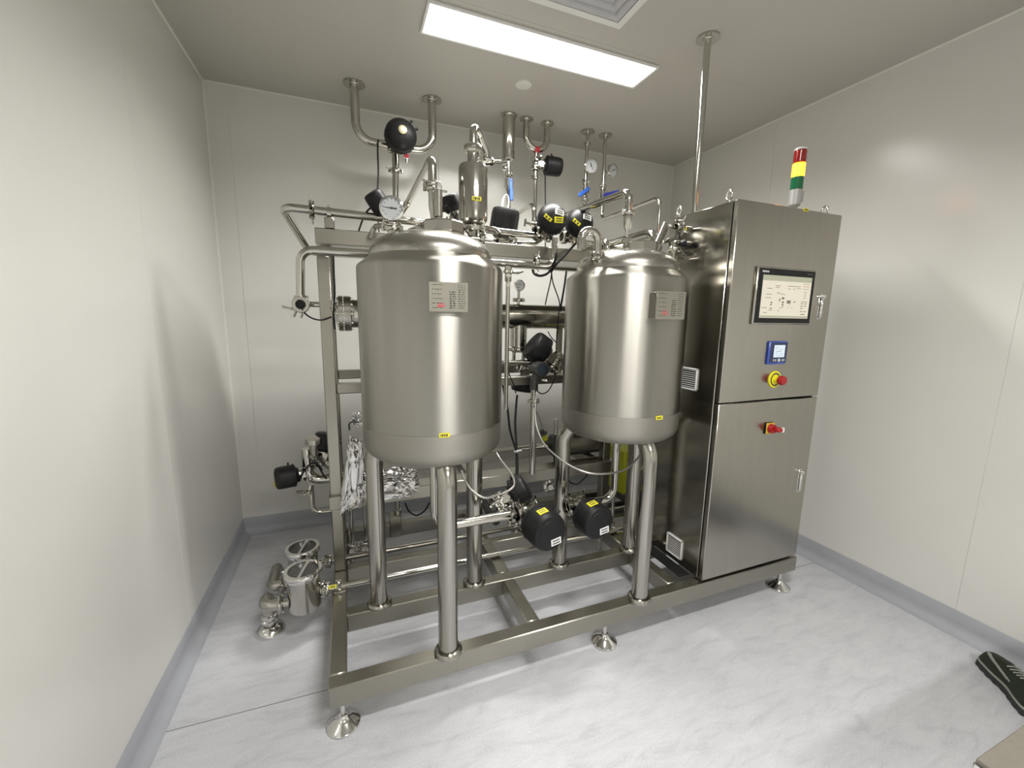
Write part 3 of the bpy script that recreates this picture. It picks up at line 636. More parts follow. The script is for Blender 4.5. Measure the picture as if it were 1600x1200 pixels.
# two gauge drops
x3, x4 = 1.5279, 1.6676
z3 = (1.518,2.590,2.097)[2]
t = pipe_thing('left ceiling drop pipe of the pair with round dial gauges', [top(x3), (x3, YC, z3 - .12)], .0115, 0, [((x3, YC, (1.511,2.590,2.523)[2]), (0, 0, 1), (-1, 0, 0)), ((x3, YC, (1.518,2.590,2.285)[2]), (0, 0, 1), (-1, 0, 0)), ((x3, YC, (1.514,2.590,2.171)[2]), (0, 0, 1), (1, 0, 0))], group='ceiling drop pipes with gauges')
ceiling_flange(t, x3, YC, .046, .0115)
gauge('left of the two white dial gauges near the ceiling', (1.531,2.530,2.369), (-.30, -.9, -.05), (x3, YC, (1.515,2.590,2.349)[2]), .042, 'white dial gauges', needle=2.7)
ball_valve('ball valve with slanting bright blue handle under the left ceiling gauge', (x3, YC, (1.516,2.590,2.232)[2]), (-.8, -.3, -.55), BLUE)
pa = (1.678,2.590,2.054); pb = (x4, YC, pa[2]); near = (1.520,1.930,1.980)
t = pipe_thing('right ceiling drop pipe with gauge, bending forward towards the right tank', [top(x4), (x4, YC, pa[2]), (x4 - .01, 1.99, pa[2] + .0), (x4 - .01, 1.99, pa[2] - .35)], .0115, .045, [((x4, YC, (1.665,2.590,2.275)[2]), (0, 0, 1), (1, 0, 0))], group='ceiling drop pipes with gauges')
ceiling_flange(t, x4, YC, .046, .0115)
gauge('right of the two white dial gauges near the ceiling', (1.701,2.530,2.364), (.25, -.95, -.05), (x4, YC, (1.665,2.590,2.361)[2]), .040, 'white dial gauges', needle=-2.1)
ball_valve('ball valve with dark blue handle under the right ceiling gauge', (x4, YC, (1.664,2.590,2.212)[2]), (.35, -.9, -.05), NAVY)

# ---------------------------------------------------------------- upper pipework on the rack (left)
ZP = (-0.230,1.970,1.802)[2]; xl = (-0.230,1.970,1.802)[0]; xr = (0.893,1.970,1.784)[0]
bk = (-0.166,2.340,1.680)
t = pipe_thing('long horizontal pipe above the rack with its left end turning back towards the wall', [(xr, 1.97, (0.893,1.970,1.784)[2]), (xl, 1.97, ZP), (bk[0], 2.34, bk[2]), (0.109,2.340,1.686)], .0165, .035, [((-0.121,1.970,1.801), (1, 0, 0), (0, 0, 1)), ((-0.121,1.970,1.801), (1, 0, 0), (0, 0, -1))])
c = (-0.056,1.970,1.795)
t = thing('pipe_support', 'square pipe support standing on the left end of the rack top beam', 'support', (c[0], 1.97, zt1))
mb = MB(); mb.box(c[0] - .019, c[0] + .019, 1.948, 1.986, zt1 + .001, zt1 + .045, .003); mb.build('socket', FRAME, t)
MB().cyl((c[0], 1.97, zt1 + .045), (c[0], 1.97, c[2] - .016), .011, n=16).build('stem', POLISH, t)
mb = MB(); mb.lathe([(.017, -.008), (.022, -.008), (.022, .008), (.017, .008)], c, (1, 0, 0), 20); mb.cyl(off(c, dz=.018), off(c, dz=.032), .006, n=8); mb.build('saddle', POLISH, t)
v = (-0.171,1.860,1.415); e = (-0.138,1.860,1.627)
t = pipe_thing('pipe bending down at left in front of the rack post to a hand valve', [(.24, 1.86, e[2]), (e[0] - .025, 1.86, e[2]), (v[0] - .002, 1.86, v[2] + .03)], .0165, .05)
t = thing('hand_valve', 'small hand valve with black knob hanging left of the rack post', 'valve', v)
mb = MB(); mb.ball(v, .027, 18); mb.lathe([(.018, -.036), (.030, -.036), (.033, -.030), (.033, -.024), (.022, -.021), (.022, -.012)], v, (0, 1, 0), 22); mb.lathe([(.018, .02), (.026, .02), (.026, .035), (.018, .035)], v, (0, 0, 1), 18); mb.build('valve_body', POLISH, t)
MB().lathe([(0, -.036), (.019, -.036), (.017, -.044), (0, -.046)], v, (0, 1, 0), 18).build('knob', RUBBER, t)
mb = MB(); h0 = off(v, -.018, -.01, -.022); mb.tube([h0, off(h0, -.05, -.005, .012)], .0045, n=8); mb.tube([off(h0, -.002, 0, -.004), off(h0, -.012, 0, -.026)], .005, n=8); mb.tube([off(h0, .02, 0, -.01), off(h0, .014, 0, -.03)], .005, n=8); mb.build('wing_lever', POLISH, t)
hx = (-0.008,2.120,1.392); hr = (0.961,2.120,1.383)
t = pipe_thing('short pipe running from the hand valve back to the heat exchanger flange', [off(v, 0, .02, 0), (v[0], hx[1], hx[2] + .03), (hx[0] - .03, hx[1], hx[2] + .03)], .0125, .03)

# heat exchanger
ZH = hr[2]; ax0 = hx[0]
t = thing('heat_exchanger', 'horizontal tubular heat exchanger lying behind the two tanks', 'heat exchanger', (.5, 2.12, ZH))
MB().lathe([(0, .03), (.064, .03), (.066, .035), (.066, 1.23), (.064, 1.235), (0, 1.235)], (ax0, 2.12, ZH), (1, 0, 0), 40).build('shell', POLISH, t)
mb = MB(); mb.lathe([(0, -.052), (.030, -.050), (.082, -.032), (.082, -.014), (0, -.014)], (ax0, 2.12, ZH), (1, 0, 0), 40); mb.lathe([(0, -.010), (.082, -.010), (.082, .020), (.066, .024), (.066, .035)], (ax0, 2.12, ZH), (1, 0, 0), 40); fl_ = mb.build('flange', STEEL, t)
mb = MB()
for k in range(10):
    an = 2 * math.pi * k / 10; p = V((ax0, 2.12 + .070 * math.cos(an), ZH + .070 * math.sin(an))); mb.cyl(p - V((.04, 0, 0)), p + V((.028, 0, 0)), .007, n=6)
mb.build('bolts', CHROME, fl_, kind='stuff')
sv = (0.871,2.120,1.266)
mb = MB(); mb.lathe([(0, ZH - .03), (.048, ZH - .03), (.048, sv[2] - .045), (.058, sv[2] - .047), (.064, sv[2] - .052), (.064, sv[2] - .064), (.055, sv[2] - .068), (.03, sv[2] - .078), (0, sv[2] - .08)], (sv[0] - .005, 2.12, 0), n=32); mb.build('drain_pot', POLISH, t)
e1, e2 = (0.842,2.120,1.207), (0.899,2.120,1.206)
MB().tube([(e1[0], 2.12, sv[2] - .06), (e1[0], 2.12, sv[2] - .145), (e1[0] - .10, 2.12, sv[2] - .145)], .010, .035).build('drain_elbow', POLISH, t)
MB().tube([(e2[0], 2.12, sv[2] - .06), (e2[0], 2.12, sv[2] - .15), (e2[0] + .12, 2.12, sv[2] - .15)], .010, .035).build('drain_elbow', POLISH, t)
dg = (0.866,2.120,1.548)
t = thing('digital_gauge', 'round digital gauge standing on the heat exchanger between the tanks', 'gauge', dg)
MB().lathe([(0, -.02), (.026, -.02), (.029, -.012), (.029, .0), (.031, .002), (.031, .006), (.025, .007), (.025, .003)], dg, (-.1, -1, .0), 28).build('case', CHROME, t)
MB().lathe([(0, .003), (.0255, .003), (.0255, .0), (0, 0)], dg, (-.1, -1, .0), 28).build('dial', DIAL, t)
mb = MB(); mb.box(dg[0] - .016, dg[0] + .012, dg[1] - .0055, dg[1] - .003, dg[2] + .002, dg[2] + .012, .001); mb.box(dg[0] - .012, dg[0] + .006, dg[1] - .0055, dg[1] - .003, dg[2] - .012, dg[2] - .006, .001); mb.build('display', mat('lcd_olive', (.30, .31, .24), 0, .3), t)
mb = MB(); mb.cyl((dg[0], 2.125, ZH + .06), (dg[0], 2.125, dg[2] - .028), .008, n=12); clamp_mb(mb, (dg[0], 2.125, ZH + .088), (0, 0, 1), .016, (1, 0, 0)); mb.build('stem', POLISH, t)

# pipes in front of the top beam between the tanks
pa, pb, pc = (0.619,1.880,1.630), (0.951,1.880,1.665), (0.944,1.880,1.761)
t = pipe_thing('pipe in front of the top beam, bending up to the left labelled black valve', [(pa[0] - .12, 1.88, pa[2]), (pb[0], 1.88, pa[2] - .003), (pb[0], 1.88, pc[2])], .0155, .05, [((0.855,1.880,1.644), (1, 0, 0), (0, 0, 1))])
c = (0.855,1.880,1.644)
t = thing('pipe_clip', 'pipe clip with hanging ring on the pipe in front of the top beam', 'clip', c)
mb = MB(); mb.lathe([(.016, -.006), (.021, -.006), (.021, .006), (.016, .006)], c, (1, 0, 0), 18); mb.cyl(off(c, dz=-.02), off(c, dz=-.035), .006, n=8); mb.build('collar', POLISH, t)
pts = [off(c, math.cos(a) * .011, -.004, -.045 + math.sin(a) * .011) for a in [2 * math.pi * k / 16 for k in range(17)]]
MB().tube(pts, .003, n=8).build('ring', POLISH, t)
c = (0.696,1.840,1.584)
t = pipe_thing('thin upright pipe close beside the right edge of the left tank', [off(c, dz=.01), (0.693,1.840,0.935)], .0105, 0, name='steel_pipe')
t = thing('needle_valve', 'small needle valve with side handle at the top of the thin upright pipe', 'valve', c)
mb = MB(); mb.lathe([(0, -.045), (.012, -.045), (.016, -.038), (.016, -.008), (.024, -.004), (.024, .006), (.017, .010), (.017, .022), (.010, .026), (0, .028)], c, (0, 0, 1), 20); mb.build('valve_body', POLISH, t)
mb = MB(); mb.tube([off(c, .015, -.004, 0), off(c, .055, -.006, .002)], .007, n=10); mb.tube([off(c, .04, -.005, -.006), off(c, .072, -.006, .006)], .004, n=8); mb.build('side_handle', POLISH, t)

# labelled black valves above the top beam
TG = [('side', 3.9, .45, .018, .045, .6, YEL), ('cap', 0.0, .0, .052, .026, 0, WHT)]
zv = (0.935,1.970,1.787)
actuator('left of the two black dome valves with yellow and white stickers above the rack', (0.928,1.970,1.793), (.0, -.88, .47), (1, 0, 0), .98, 1.0, dome=True, group='black pneumatic valves', tags=[('cap', -1.1, .24, .044, .026, -.1, WHT), ('cap', -1.5, .66, .044, .026, .1, YEL), ('cap', -2.52, .80, .015, .042, .5, YEL)])
actuator('right of the two black dome valves with yellow and white stickers above the rack', (1.094,2.000,1.796), (.02, -.88, .47), (1, 0, 0), .96, 1.0, dome=True, group='black pneumatic valves', tags=[('cap', -1.1, .24, .044, .026, -.1, WHT), ('cap', -2.52, .80, .015, .042, .5, YEL)])
pipe_thing('horizontal pipe behind the right tank, running right from the two labelled valves', [(1.145,2.000,1.777), (1.378,2.000,1.768), (1.577,2.000,1.768)], .0165, 0)
actuator('plain black tapered valve standing behind the long horizontal pipe', (0.768,2.160,1.727), (.08, -.22, .95), (1, 0, 0), 1.02, 1.25, group='black pneumatic valves')
pipe_thing('short pipe curving up behind the rack beam at the plain black valve', [(0.728,2.160,1.769), (0.969,2.160,1.781), (1.018,2.160,1.812), (1.007,2.160,1.919)], .013, .03)
t = thing('wing_valve', 'small steel wing valve behind the left labelled black valve', 'valve', (0.920,2.100,1.866)); c = (0.928,2.100,1.866)
mb = MB(); mb.cyl(off(c, -.012), off(c, .03), .014, n=14); mb.tube([off(c, -.01), off(c, -.04, 0, .004)], .007, n=8); mb.tube([off(c, -.045, 0, -.016), off(c, -.04, 0, .022)], .006, n=8); clamp_mb(mb, off(c, .03), (1, 0, 0), .012, (0, 0, 1)); mb.build('valve_body', POLISH, t)
t = thing('pipe_stub', 'short bent connector on a clamp standing on the top beam', 'connector', (0.788,1.980,1.728)); c = (0.788,1.980,1.728)
mb = MB(); mb.cyl((c[0], c[1], zt1 + .001), off(c, dz=.01), .008, n=12); clamp_mb(mb, off(c, dz=.005), (0, 0, 1), .010, (1, 0, 0)); mb.tube([off(c, dz=.01), off(c, 0, 0, .03), off(c, -.04, 0, .04)], .008, .015, n=10); mb.build('fitting', POLISH, t)

# small black valve and gauge over the left tank
actuator('small black valve tilted to the left behind the left tank gauge', (0.188,1.970,1.790), (-.50, -.20, .66), (1, 0, 0), .58, 1.35, group='black pneumatic valves')
gp = (0.150,1.500,1.731)
gauge('dial gauge on the left shoulder of the left tank', gp, (-.18, -1, .02), (0.152,1.520,1.680), .0375, needle=-1.5)
c = (0.153,1.530,1.672)
t = thing('gauge_nozzle', 'clamped nozzle carrying the dial gauge on the left tank', 'nozzle', c)
MB().cyl((c[0], c[1], 1.625), (c[0], c[1], c[2] + .02), .017, n=20).build('tube', POLISH, t); clamp(t, c, (0, 0, 1), .017, (1, 0, 0)); clamp(t, off(c, dz=.012), (0, 0, 1), .017, (-1, -.5, 0))
pe, pf = (0.110,1.660,1.692), (0.150,1.660,1.702)
pipe_thing('small arched hose-like pipe behind the left tank gauge', [(0.100,1.930,1.701), (0.120,1.930,1.750), (0.158,1.800,1.734), (0.187,1.660,1.696)], .011, .04)
# inverted V pipe
pk = (0.302,1.580,1.933); bk_ = (pk[0] - .012, 1.97, (0.274,1.970,1.868)[2])
t = pipe_thing('inverted V pipe rising over the left tank and sloping back to the long pipe', [(0.218,2.200,1.815), (pk[0], 2.19, pk[2]), (pk[0], 1.58, pk[2]), mv((0.305,1.580,1.842), x=pk[0], y=1.58)], .0155, .03)
c = (pk[0], 1.58, (0.305,1.580,1.844)[2]); clamp(t, c, (0, 0, 1), .0155, (-1, -.2, 0)); clamp(t, off(c, dz=-.012), (0, 0, 1), .0155, (1, -.3, 0))
zd = 1.695
mb = MB(); mb.lathe([(.0155, c[2] - .015), (.0150, c[2] - .075), (.009, c[2] - .105), (.008, zd), (0, zd)], (c[0], 1.58, 0), n=18); mb.build('reducer', POLISH, t)
s = (0.306,1.500,1.705)
t = thing('sight_lamp', 'upright cylindrical sight lamp on the left tank manway', 'lamp', (s[0], 1.50, zd))
zt = (0.309,1.500,1.802)[2]
MB().lathe([(0, zd), (.0115, zd), (.0115, zd + .02), (.0150, zd + .024), (.0150, zt), (.010, zt + .001), (.010, zt - .004), (0, zt - .004)], (s[0], 1.50, 0), n=24).build('housing', STEEL, t)
MB().box(s[0] - .006, s[0] + .010, 1.49, 1.506, zt + .002, zt + .030, .002).build('cable_gland', POLISH, t)
cable('black lamp cable from the sight lamp to the right over the left tank', [(s[0] + .014, 1.50, zt - .06), (0.336,1.500,1.757), (0.353,1.500,1.736), (0.390,1.500,1.698), (0.431,1.480,1.637)], .0028)
c = (0.399,1.660,1.781)
actuator('small black valve half hidden behind the vent filter', (0.446,1.800,1.778), (-.35, -.1, .7), (0, 1, 0), .62, .9, group='black pneumatic valves')
# hand hole cover
c = (0.256,1.560,1.675)
t = thing('hand_hole_cover', 'flat oval hand hole cover on the left tank behind the manway', 'cover', c)
MB().lathe([(0, -.032), (.038, -.032), (.040, -.004), (.046, -.002), (.046, .006), (.03, .014), (0, .017)], off(c, dz=.0), (0, 0, 1), 32).build('lid', STEEL, t)
mb = MB(); mb.tube([off(c, -.01, 0, .012), off(c, .0, -.0, .028), off(c, .04, -.02, .030), off(c, .06, -.03, .018)], .006, .015); mb.build('lever', POLISH, t)

# vent filter housing
f0 = (0.459,1.600,1.735); fx = f0[0]; r_ = .0545
zb0, zt0_ = (0.459,1.600,1.728)[2], (0.454,1.600,1.939)[2]
t = thing('vent_filter', 'upright cylindrical vent filter housing on the right of the left tank', 'filter', (fx, 1.60, 1.63))
MB().lathe([(0, zb0 - .010), (.018, zb0 - .008), (.045, zb0 + .002), (r_, zb0 + .012), (r_, zt0_ - .014), (.050, zt0_ - .004), (.022, zt0_ + .006), (.0205, zt0_ + .01), (.0205, zt0_ + .048), (0, zt0_ + .05)], (fx, 1.60, 0), n=40).build('housing', POLISH, t)
zc = zt0_ + .052
mb = MB(); mb.lathe([(.012, zc - .012), (.032, zc - .012), (.035, zc - .006), (.035, zc + .010), (.030, zc + .016), (.012, zc + .016)], (fx, 1.60, 0), n=8); mb.build('union_nut', POLISH, t)
tag_plate(t, (fx - .002, 1.60 - r_ - .0006, (0.440,1.550,1.806)[2]), (0, -1, 0), (0, 0, 1), .036, .014, YEL, 1, seed=8)
ztop = (0.466,1.600,2.080)[2]
lp = [(fx, 1.60, zc + .014), (fx, 1.60, ztop), (fx + .045, 1.66, ztop - .012), (fx + .082, 1.69, ztop - .060), (fx + .082, 1.69, zc + .005)]
MB().tube(lp, .0135, .03).build('vent_loop', POLISH, t)
mb = MB(); q_ = V((fx + .082, 1.69, zc + .0)); mb.lathe([(.013, -.010), (.030, -.008), (.034, 0), (.030, .008), (.013, .010)], q_, (0, 0, 1), 20); mb.tube([q_ + V((-.075, -.03, -.008)), q_, q_ + V((.06, 0, .006))], .007, n=10); mb.tube([q_ + V((.05, 0, .004)), q_ + V((.085, -.01, .010))], .005, n=8); mb.build('loop_clamp', POLISH, t)
zn = 1.612
mb = MB(); mb.lathe([(.018, zn), (.018, zb0 - .03), (.040, zb0 - .028), (.044, zb0 - .022), (.044, zb0 - .010), (.038, zb0 - .006), (.018, zb0 - .004)], (fx, 1.60, 0), n=28); mb.tube([(fx + .038, 1.585, zb0 - .016), (fx + .075, 1.56, zb0 - .022), (fx + .088, 1.55, zb0 - .04)], .012, .02); mb.build('base_clamp', POLISH, t)
mb = MB(); z_ = zb0 - .055; mb.tube([(fx - .03, 1.585, z_), (fx + .07, 1.575, z_ - .002)], .008, n=10); clamp_mb(mb, (fx + .03, 1.58, z_), (1, 0, 0), .011, (0, 0, 1)); mb.build('side_port', POLISH, t)
# ---------------------------------------------------------------- top of the right tank
pk = (1.091,1.500,1.894)
t = pipe_thing('pipe with a downward nozzle over the right tank, sloping back to the ceiling drop pipe', [(pk[0], 2.22, pk[2] + .02), (pk[0], 1.50, pk[2]), (pk[0], 1.50, (1.099,1.500,1.818)[2])], .0165, .035)
zq = (1.100,1.500,1.810)[2]
clamp(t, (pk[0], 1.50, zq), (0, 0, 1), .0165, (1, .2, 0))
MB().lathe([(.0165, zq - .01), (.0160, zq - .055), (.006, zq - .075), (.0045, zq - .13), (0, zq - .13)], (pk[0], 1.50, 0), n=18).build('nozzle_tip', POLISH, t)
zt_ = 1.695
MB().lathe([(0, zt_ - .004), (.022, zt_ - .004), (.022, zt_ + .012), (.012, zt_ + .018), (.004, zt_ + .02), (0, zt_ + .02)], (pk[0], 1.50, 0), n=24).build('inlet_boss', POLISH, t)
# big elbow into the right tank
a_ = (1.324,1.600,1.757); 
t = pipe_thing('thick polished pipe curving down into the right tank from behind', [(a_[0], 2.22, (1.297,1.600,1.774)[2] + .0), (a_[0], 1.60, (1.297,1.600,1.774)[2]), (a_[0], 1.60, 1.636)], .0215, .06)
# left elbow with nozzle
n0 = (0.937,1.470,1.620); n0 = (n0[0], n0[1], 1.64)
zt2_ = (0.882,1.470,1.720)[2]; xo = (0.859,1.470,1.668)[0]; xi = (0.934,1.470,1.674)[0]
t = pipe_thing('open-ended goose-neck vent pipe on the left shoulder of the right tank', [(xo, 1.47, (0.866,1.470,1.645)[2]), (xo, 1.47, zt2_), (xi, 1.47, zt2_ - .004), (xi, 1.47, 1.612)], .0165, .045)
zc = (0.937,1.470,1.630)[2]
clamp(t, (xi, 1.47, zc), (0, 0, 1), .0185, (-1, -.1, 0)); clamp(t, (xi, 1.47, zc - .014), (0, 0, 1), .0185, (1, -.2, 0)); clamp(t, (xi, 1.47, zc - .002), (0, 0, 1), .0175, (0, -1, 0))
MB().lathe([(0, 1.615), (.0195, 1.615), (.0195, zc - .015), (0, zc - .015)], (xi, 1.47, 0), n=22).build('nozzle', STEEL, t)
p = (1.145,1.700,1.742)
pipe_thing('bent pipe behind the goose-neck, curving down to the right tank', [(1.158,2.000,1.736), (p[0], 1.72, p[2]), (p[0], 1.72, 1.57)], .0155, .04)
# hatch at rear-left of manway
c = (1.169,1.620,1.681)
t = thing('hatch_clamp', 'hinged hatch clamp with lever behind the right tank manway', 'hatch', c)
mb = MB(); mb.lathe([(0, -.03), (.046, -.03), (.048, -.006), (.054, -.003), (.054, .008), (.04, .016), (0, .02)], c, (0, 0, 1), 32); mb.build('lid', STEEL, t)
mb = MB(); mb.tube([off(c, -.05, 0, .012), off(c, 0, -.02, .026), off(c, .05, -.03, .018), off(c, .085, -.04, -.004)], .006, .015); mb.tube([off(c, .03, -.07, .012), off(c, -.06, -.09, .012)], .005, n=8); mb.ball(off(c, .03, -.07, .012), .011, 12); mb.build('lever', POLISH, t)
# slanting level probe and sample line
s0, s1 = (1.177,1.440,1.627), (1.262,1.470,1.777)
t = thing('slanting_probe', 'slanting twin tube rising from the right shoulder of the right tank', 'probe', (s0[0], 1.44, 1.63))
s0b = (s0[0] - .004, 1.44, 1.630)
MB().tube([s0b, s1], .0125, n=16).build('tube', POLISH, t)
MB().tube([off(s0b, .020, .015), off(s1, .024, .02, -.008)], .0095, n=14).build('tube', POLISH, t)
MB().lathe([(0, 0), (.022, 0), (.022, .075), (0, .075)], off(s0b, .004, .004, -.012), V(s1) - V(s0b), 22).build('socket', STEEL, t)
a_, b_, c_ = (1.278,1.460,1.768), (1.345,1.470,1.771), (1.434,1.500,1.779)
t = pipe_thing('thin sample line with a clamp and yellow label, turning back at the cabinet side', [off(s1, .01, 0, -.004), a_, c_, (1.552,1.800,1.790), (1.617,1.950,1.802)], .0085, .012)
mb = MB(); clamp_mb(mb, (1.319,1.465,1.771), V(c_) - V(a_), .012, (-.2, -.2, 1)); clamp_mb(mb, (1.338,1.470,1.773), V(c_) - V(a_), .010, (0, -1, 0)); mb.build('pipe_clamp', POLISH, t)
tag_plate(t, off((1.361,1.475,1.768), 0, -.0095, .0), (-.1, -1, .1), (0, 0, 1), .020, .016, YEL, 1, seed=12)
pipe_thing('second thin pipe behind the sample line beside the cabinet', [(1.520,1.780,1.772), (1.685,1.740,1.801)], .009, 0)
# small valve block with black knob right of the right tank
c = (1.412,1.550,1.711)
t = thing('solenoid_valve', 'small valve block with black knob between right tank and cabinet', 'valve', c)
MB().box(c[0] - .004, c[0] + .050, c[1] + .01, c[1] + .05, c[2] - .040, c[2] + .026, .003).build('mounting_plate', STEEL, t)
mb = MB(); mb.tube([off(c, -.05, -.02, .002), off(c, .0, 0, .004)], .010, n=12); mb.tube([off(c, -.03, -.01, -.045), off(c, .02, 0, -.025)], .007, n=10); mb.tube([off(c, -.01, -.01, -.05), off(c, .03, .0, -.055)], .006, n=10); clamp_mb(mb, off(c, -.045, -.02, -.02), (0, 0, 1), .014, (1, 0, 0)); mb.cyl(off(c, -.045, -.02, -.085), off(c, -.045, -.02, .01), .012, n=14); mb.build('valve_body', POLISH, t)
mb = MB(); mb.lathe([(0, 0), (.012, 0), (.016, .006), (.016, .018), (.010, .024), (0, .025)], off(c, .004, -.012, .004), (.6, -.4, .3), 16); mb.ball(off(c, .02, -.015, .012), .010, 12); mb.build('knob', BLACK, t)
cable('thin black wire looping around the small valve block beside the cabinet', [off(c, -.045, -.02, .03), off(c, -.03, -.03, .05), off(c, -.02, -.03, .01), off(c, .01, -.02, -.02), off(c, .04, -.03, -.035), off(c, .062, -.02, .0), off(c, .05, .0, .012)], .0022)

# ---------------------------------------------------------------- between the tanks, middle
pa, pb = (0.721,1.960,1.146), (1.081,1.960,1.137)
t = pipe_thing('horizontal pipe crossing the gap between the tanks at mid height', [(pa[0] - .25, 1.97, pa[2]), (pb[0] + .25, 1.97, pa[2])], .0145, 0)
actuator('large black ribbed valve facing backwards above the mid-height pipe', (1.024,1.970,1.141), (-.64, .06, .48), (1, 0, 0), 1.12, .8, group='black pneumatic valves')
actuator('black valve hanging below the middle rack beam behind the transmitter', (0.926,2.140,1.103), (-.15, -.05, -.9), (1, 0, 0), .95, .75, group='black pneumatic valves')
c = (0.888,1.880,1.121)
t = thing('transmitter', 'grey flow transmitter with round dark display between the two tanks', 'transmitter', c)
f = V((.02, -1, -.03)).normalized()
MB().lathe([(0, -.075), (.030, -.075), (.036, -.068), (.036, -.01), (.038, -.008), (.038, .004), (.030, .006), (.030, .0)], off(c, .01, -.01, 0), f, 32).build('housing', DGREY, t)
MB().lathe([(0, .001), (.030, .001), (.030, -.002)], off(c, .01, -.01, 0), f, 28).build('display', mat('dark_blue_glass', (.035, .05, .07), 0, .12), t)
mb = MB(); mb.cyl(off(c, -.01, .02, -.06), off(c, -.01, .02, -.02), .020, n=18); mb.build('neck', DGREY, t)
MB().tube([off(c, .02, .01, -.055), off(c, .045, .0, -.060)], .007, n=10).build('cable_gland', CHROME, t)
zc = (0.869,1.900,0.954)[2]; xs = (0.869,1.900,0.954)[0]
t2 = pipe_thing('upright pipe carrying the transmitter, standing on the lower rack beam', [(xs, 1.90, c[2] - .055), (xs, 1.90, zl1 + .001)], .0165, 0, [((xs, 1.90, zc), (0, 0, 1), (-1, -.2, 0))])
MB().lathe([(0, 0), (.021, 0), (.021, .06), (0, .06)], (xs, 1.90, c[2] - .105), n=22).build('collar', DGREY, t2)

# pump and motor behind the right tank legs
m0, m1 = (1.171,2.120,0.637), (1.663,2.120,0.588)
t = thing('pump_motor', 'olive-grey pump motor lying on the lower rack behind the right tank', 'pump', (m0[0], 2.13, zl1))
zm = max(zl1 + .062, (1.374,2.120,0.605)[2])
MB().lathe([(0, 0), (.056, .0), (.060, .006), (.060, .25), (.05, .262), (0, .265)], (m0[0] + .02, 2.13, zm), (1, 0, 0), 36).build('motor', OLIVE, t)
mb = MB(); mb.lathe([(0, -.075), (.058, -.075), (.068, -.066), (.068, -.040), (.060, -.034), (.040, -.030), (.040, -.01), (.055, -.006), (.055, .02)], (m0[0] + .0, 2.13, zm), (1, 0, 0), 32); mb.build('pump_head', DGREY, t)
MB().box(m0[0] + .03, m0[0] + .26, 2.09, 2.17, zl1 + .001, zm - .045, .004).build('mounting_foot', DGREY, t)
MB().box(m0[0] + .055, m0[0] + .125, 2.085, 2.16, zm + .045, zm + .10, .006).build('terminal_box', DGREY, t)
MB().tube([(m0[0] - .06, 2.13, zm), (m0[0] - .30, 2.13, zm)], .0145, n=16).build('inlet_pipe', POLISH, t)
MB().tube([(m0[0] - .05, 2.13, zm + .05), (m0[0] - .05, 2.13, zm + .16)], .012, n=16).build('outlet_pipe', POLISH, t)
c = (0.964,1.980,0.757)
t = thing('sensor_plug', 'cable sensor with yellow-green label and clamp above the pump', 'sensor', c)
d = V((.45, 0, -1)).normalized()
MB().lathe([(0, -.02), (.012, -.02), (.012, -.004), (.024, -.002), (.024, .010), (.014, .014), (.014, .05), (.009, .055), (0, .055)], c, d, 18).build('body', DGREY, t)
MB().lathe([(.0142, .015), (.0152, .016), (.0152, .046), (.0142, .047)], c, d, 18).build('label_band', YELG, t)
cable('steel-sheathed lead from the transmitter pipe down to the sensor plug', [(0.848,1.860,0.946), (0.910,1.920,0.861), (0.955,1.970,0.789)], .0035, m=HOSE)
for k, (a_, b_) in enumerate(((862, 700), (870, 712))):
    pass
cable('bundle lead curving from the sensor plug down behind the right tank leg', [(0.978,1.980,0.705), (1.025,2.000,0.657), (1.062,2.020,0.590), (1.066,2.040,0.517)], .004)

# yellow-green housing and dark motor at the back right
y0, y1 = 1.82, 2.26
c0 = (1.483,2.000,0.602)
xg_ = 1.47
t = thing('dosing_unit', 'yellow-green box half hidden behind the rear leg of the right tank', 'machine', (1.6, 2.12, 0))
xy = (1.579,2.120,0.369)[0]
zy1, zy0 = (1.572,2.120,0.555)[2], (1.625,2.120,0.217)[2]
MB().box(xy, xy + .30, 2.06, 2.28, .27, zy1, .006).build('housing', YELG, t)
MB().box(xy - .006, xy + .306, 2.054, 2.286, .23, .27, .004).build('plinth', DGREY, t)
MB().box(xy - .10, xy + .30, 2.06, 2.28, .0, .035, .006).build('base_plate', YELG, t)
MB().lathe([(0, 0), (.055, 0), (.062, .01), (.062, .20), (.05, .22), (0, .225)], (xy - .09, 2.16, .105), (1, 0, 0), 30).build('motor', DGREY, t)

# ---------------------------------------------------------------- outlet piping below the tanks
YA, YB_ = 2.04, 1.81
ZA = (0.133,2.040,0.194)[2]; ZB = (0.114,1.810,0.198)[2]
zo = (0.496,1.527,0.552)[2]; xo = .285
t = pipe_thing('outlet pipe under the left tank bending right to the front black valve', [(xo, 1.527, .862), (xo, 1.527, zo), ((0.634,1.527,0.551)[0], 1.527, zo)], .0195, .07, [((0.610,1.527,0.549), (1, 0, 0), (0, .4, 1))])
va = (0.675,1.500,0.566)
actuator('large black valve with white sticker in front of the left tank outlet', (va[0], 1.527, zo), (.12, -1, -.02), (1, 0, 0), 1.10, 1.0, group='black pneumatic valves', tags=[('cap', -1.0, .52, .046, .028, .12, WHT), ('side', 1.75, .62, .040, .030, 0, YEL)])
xo2 = 1.115
zo2 = (1.034,1.520,0.550)[2]
t = pipe_thing('outlet pipe under the right tank bending left to the second black valve', [(xo2, 1.52, .862), (xo2, 1.52, zo2), ((0.933,1.520,0.554)[0], 1.52, zo2)], .0175, .06)
vb = (0.910,1.520,0.548)
actuator('large black valve with white sticker in front of the right tank outlet', (vb[0], 1.52, zo2), (.10, -1, -.02), (1, 0, 0), 1.04, .95, group='black pneumatic valves', tags=[('cap', -1.0, .52, .046, .028, .12, WHT), ('side', 1.75, .62, .040, .030, 0, YEL)])
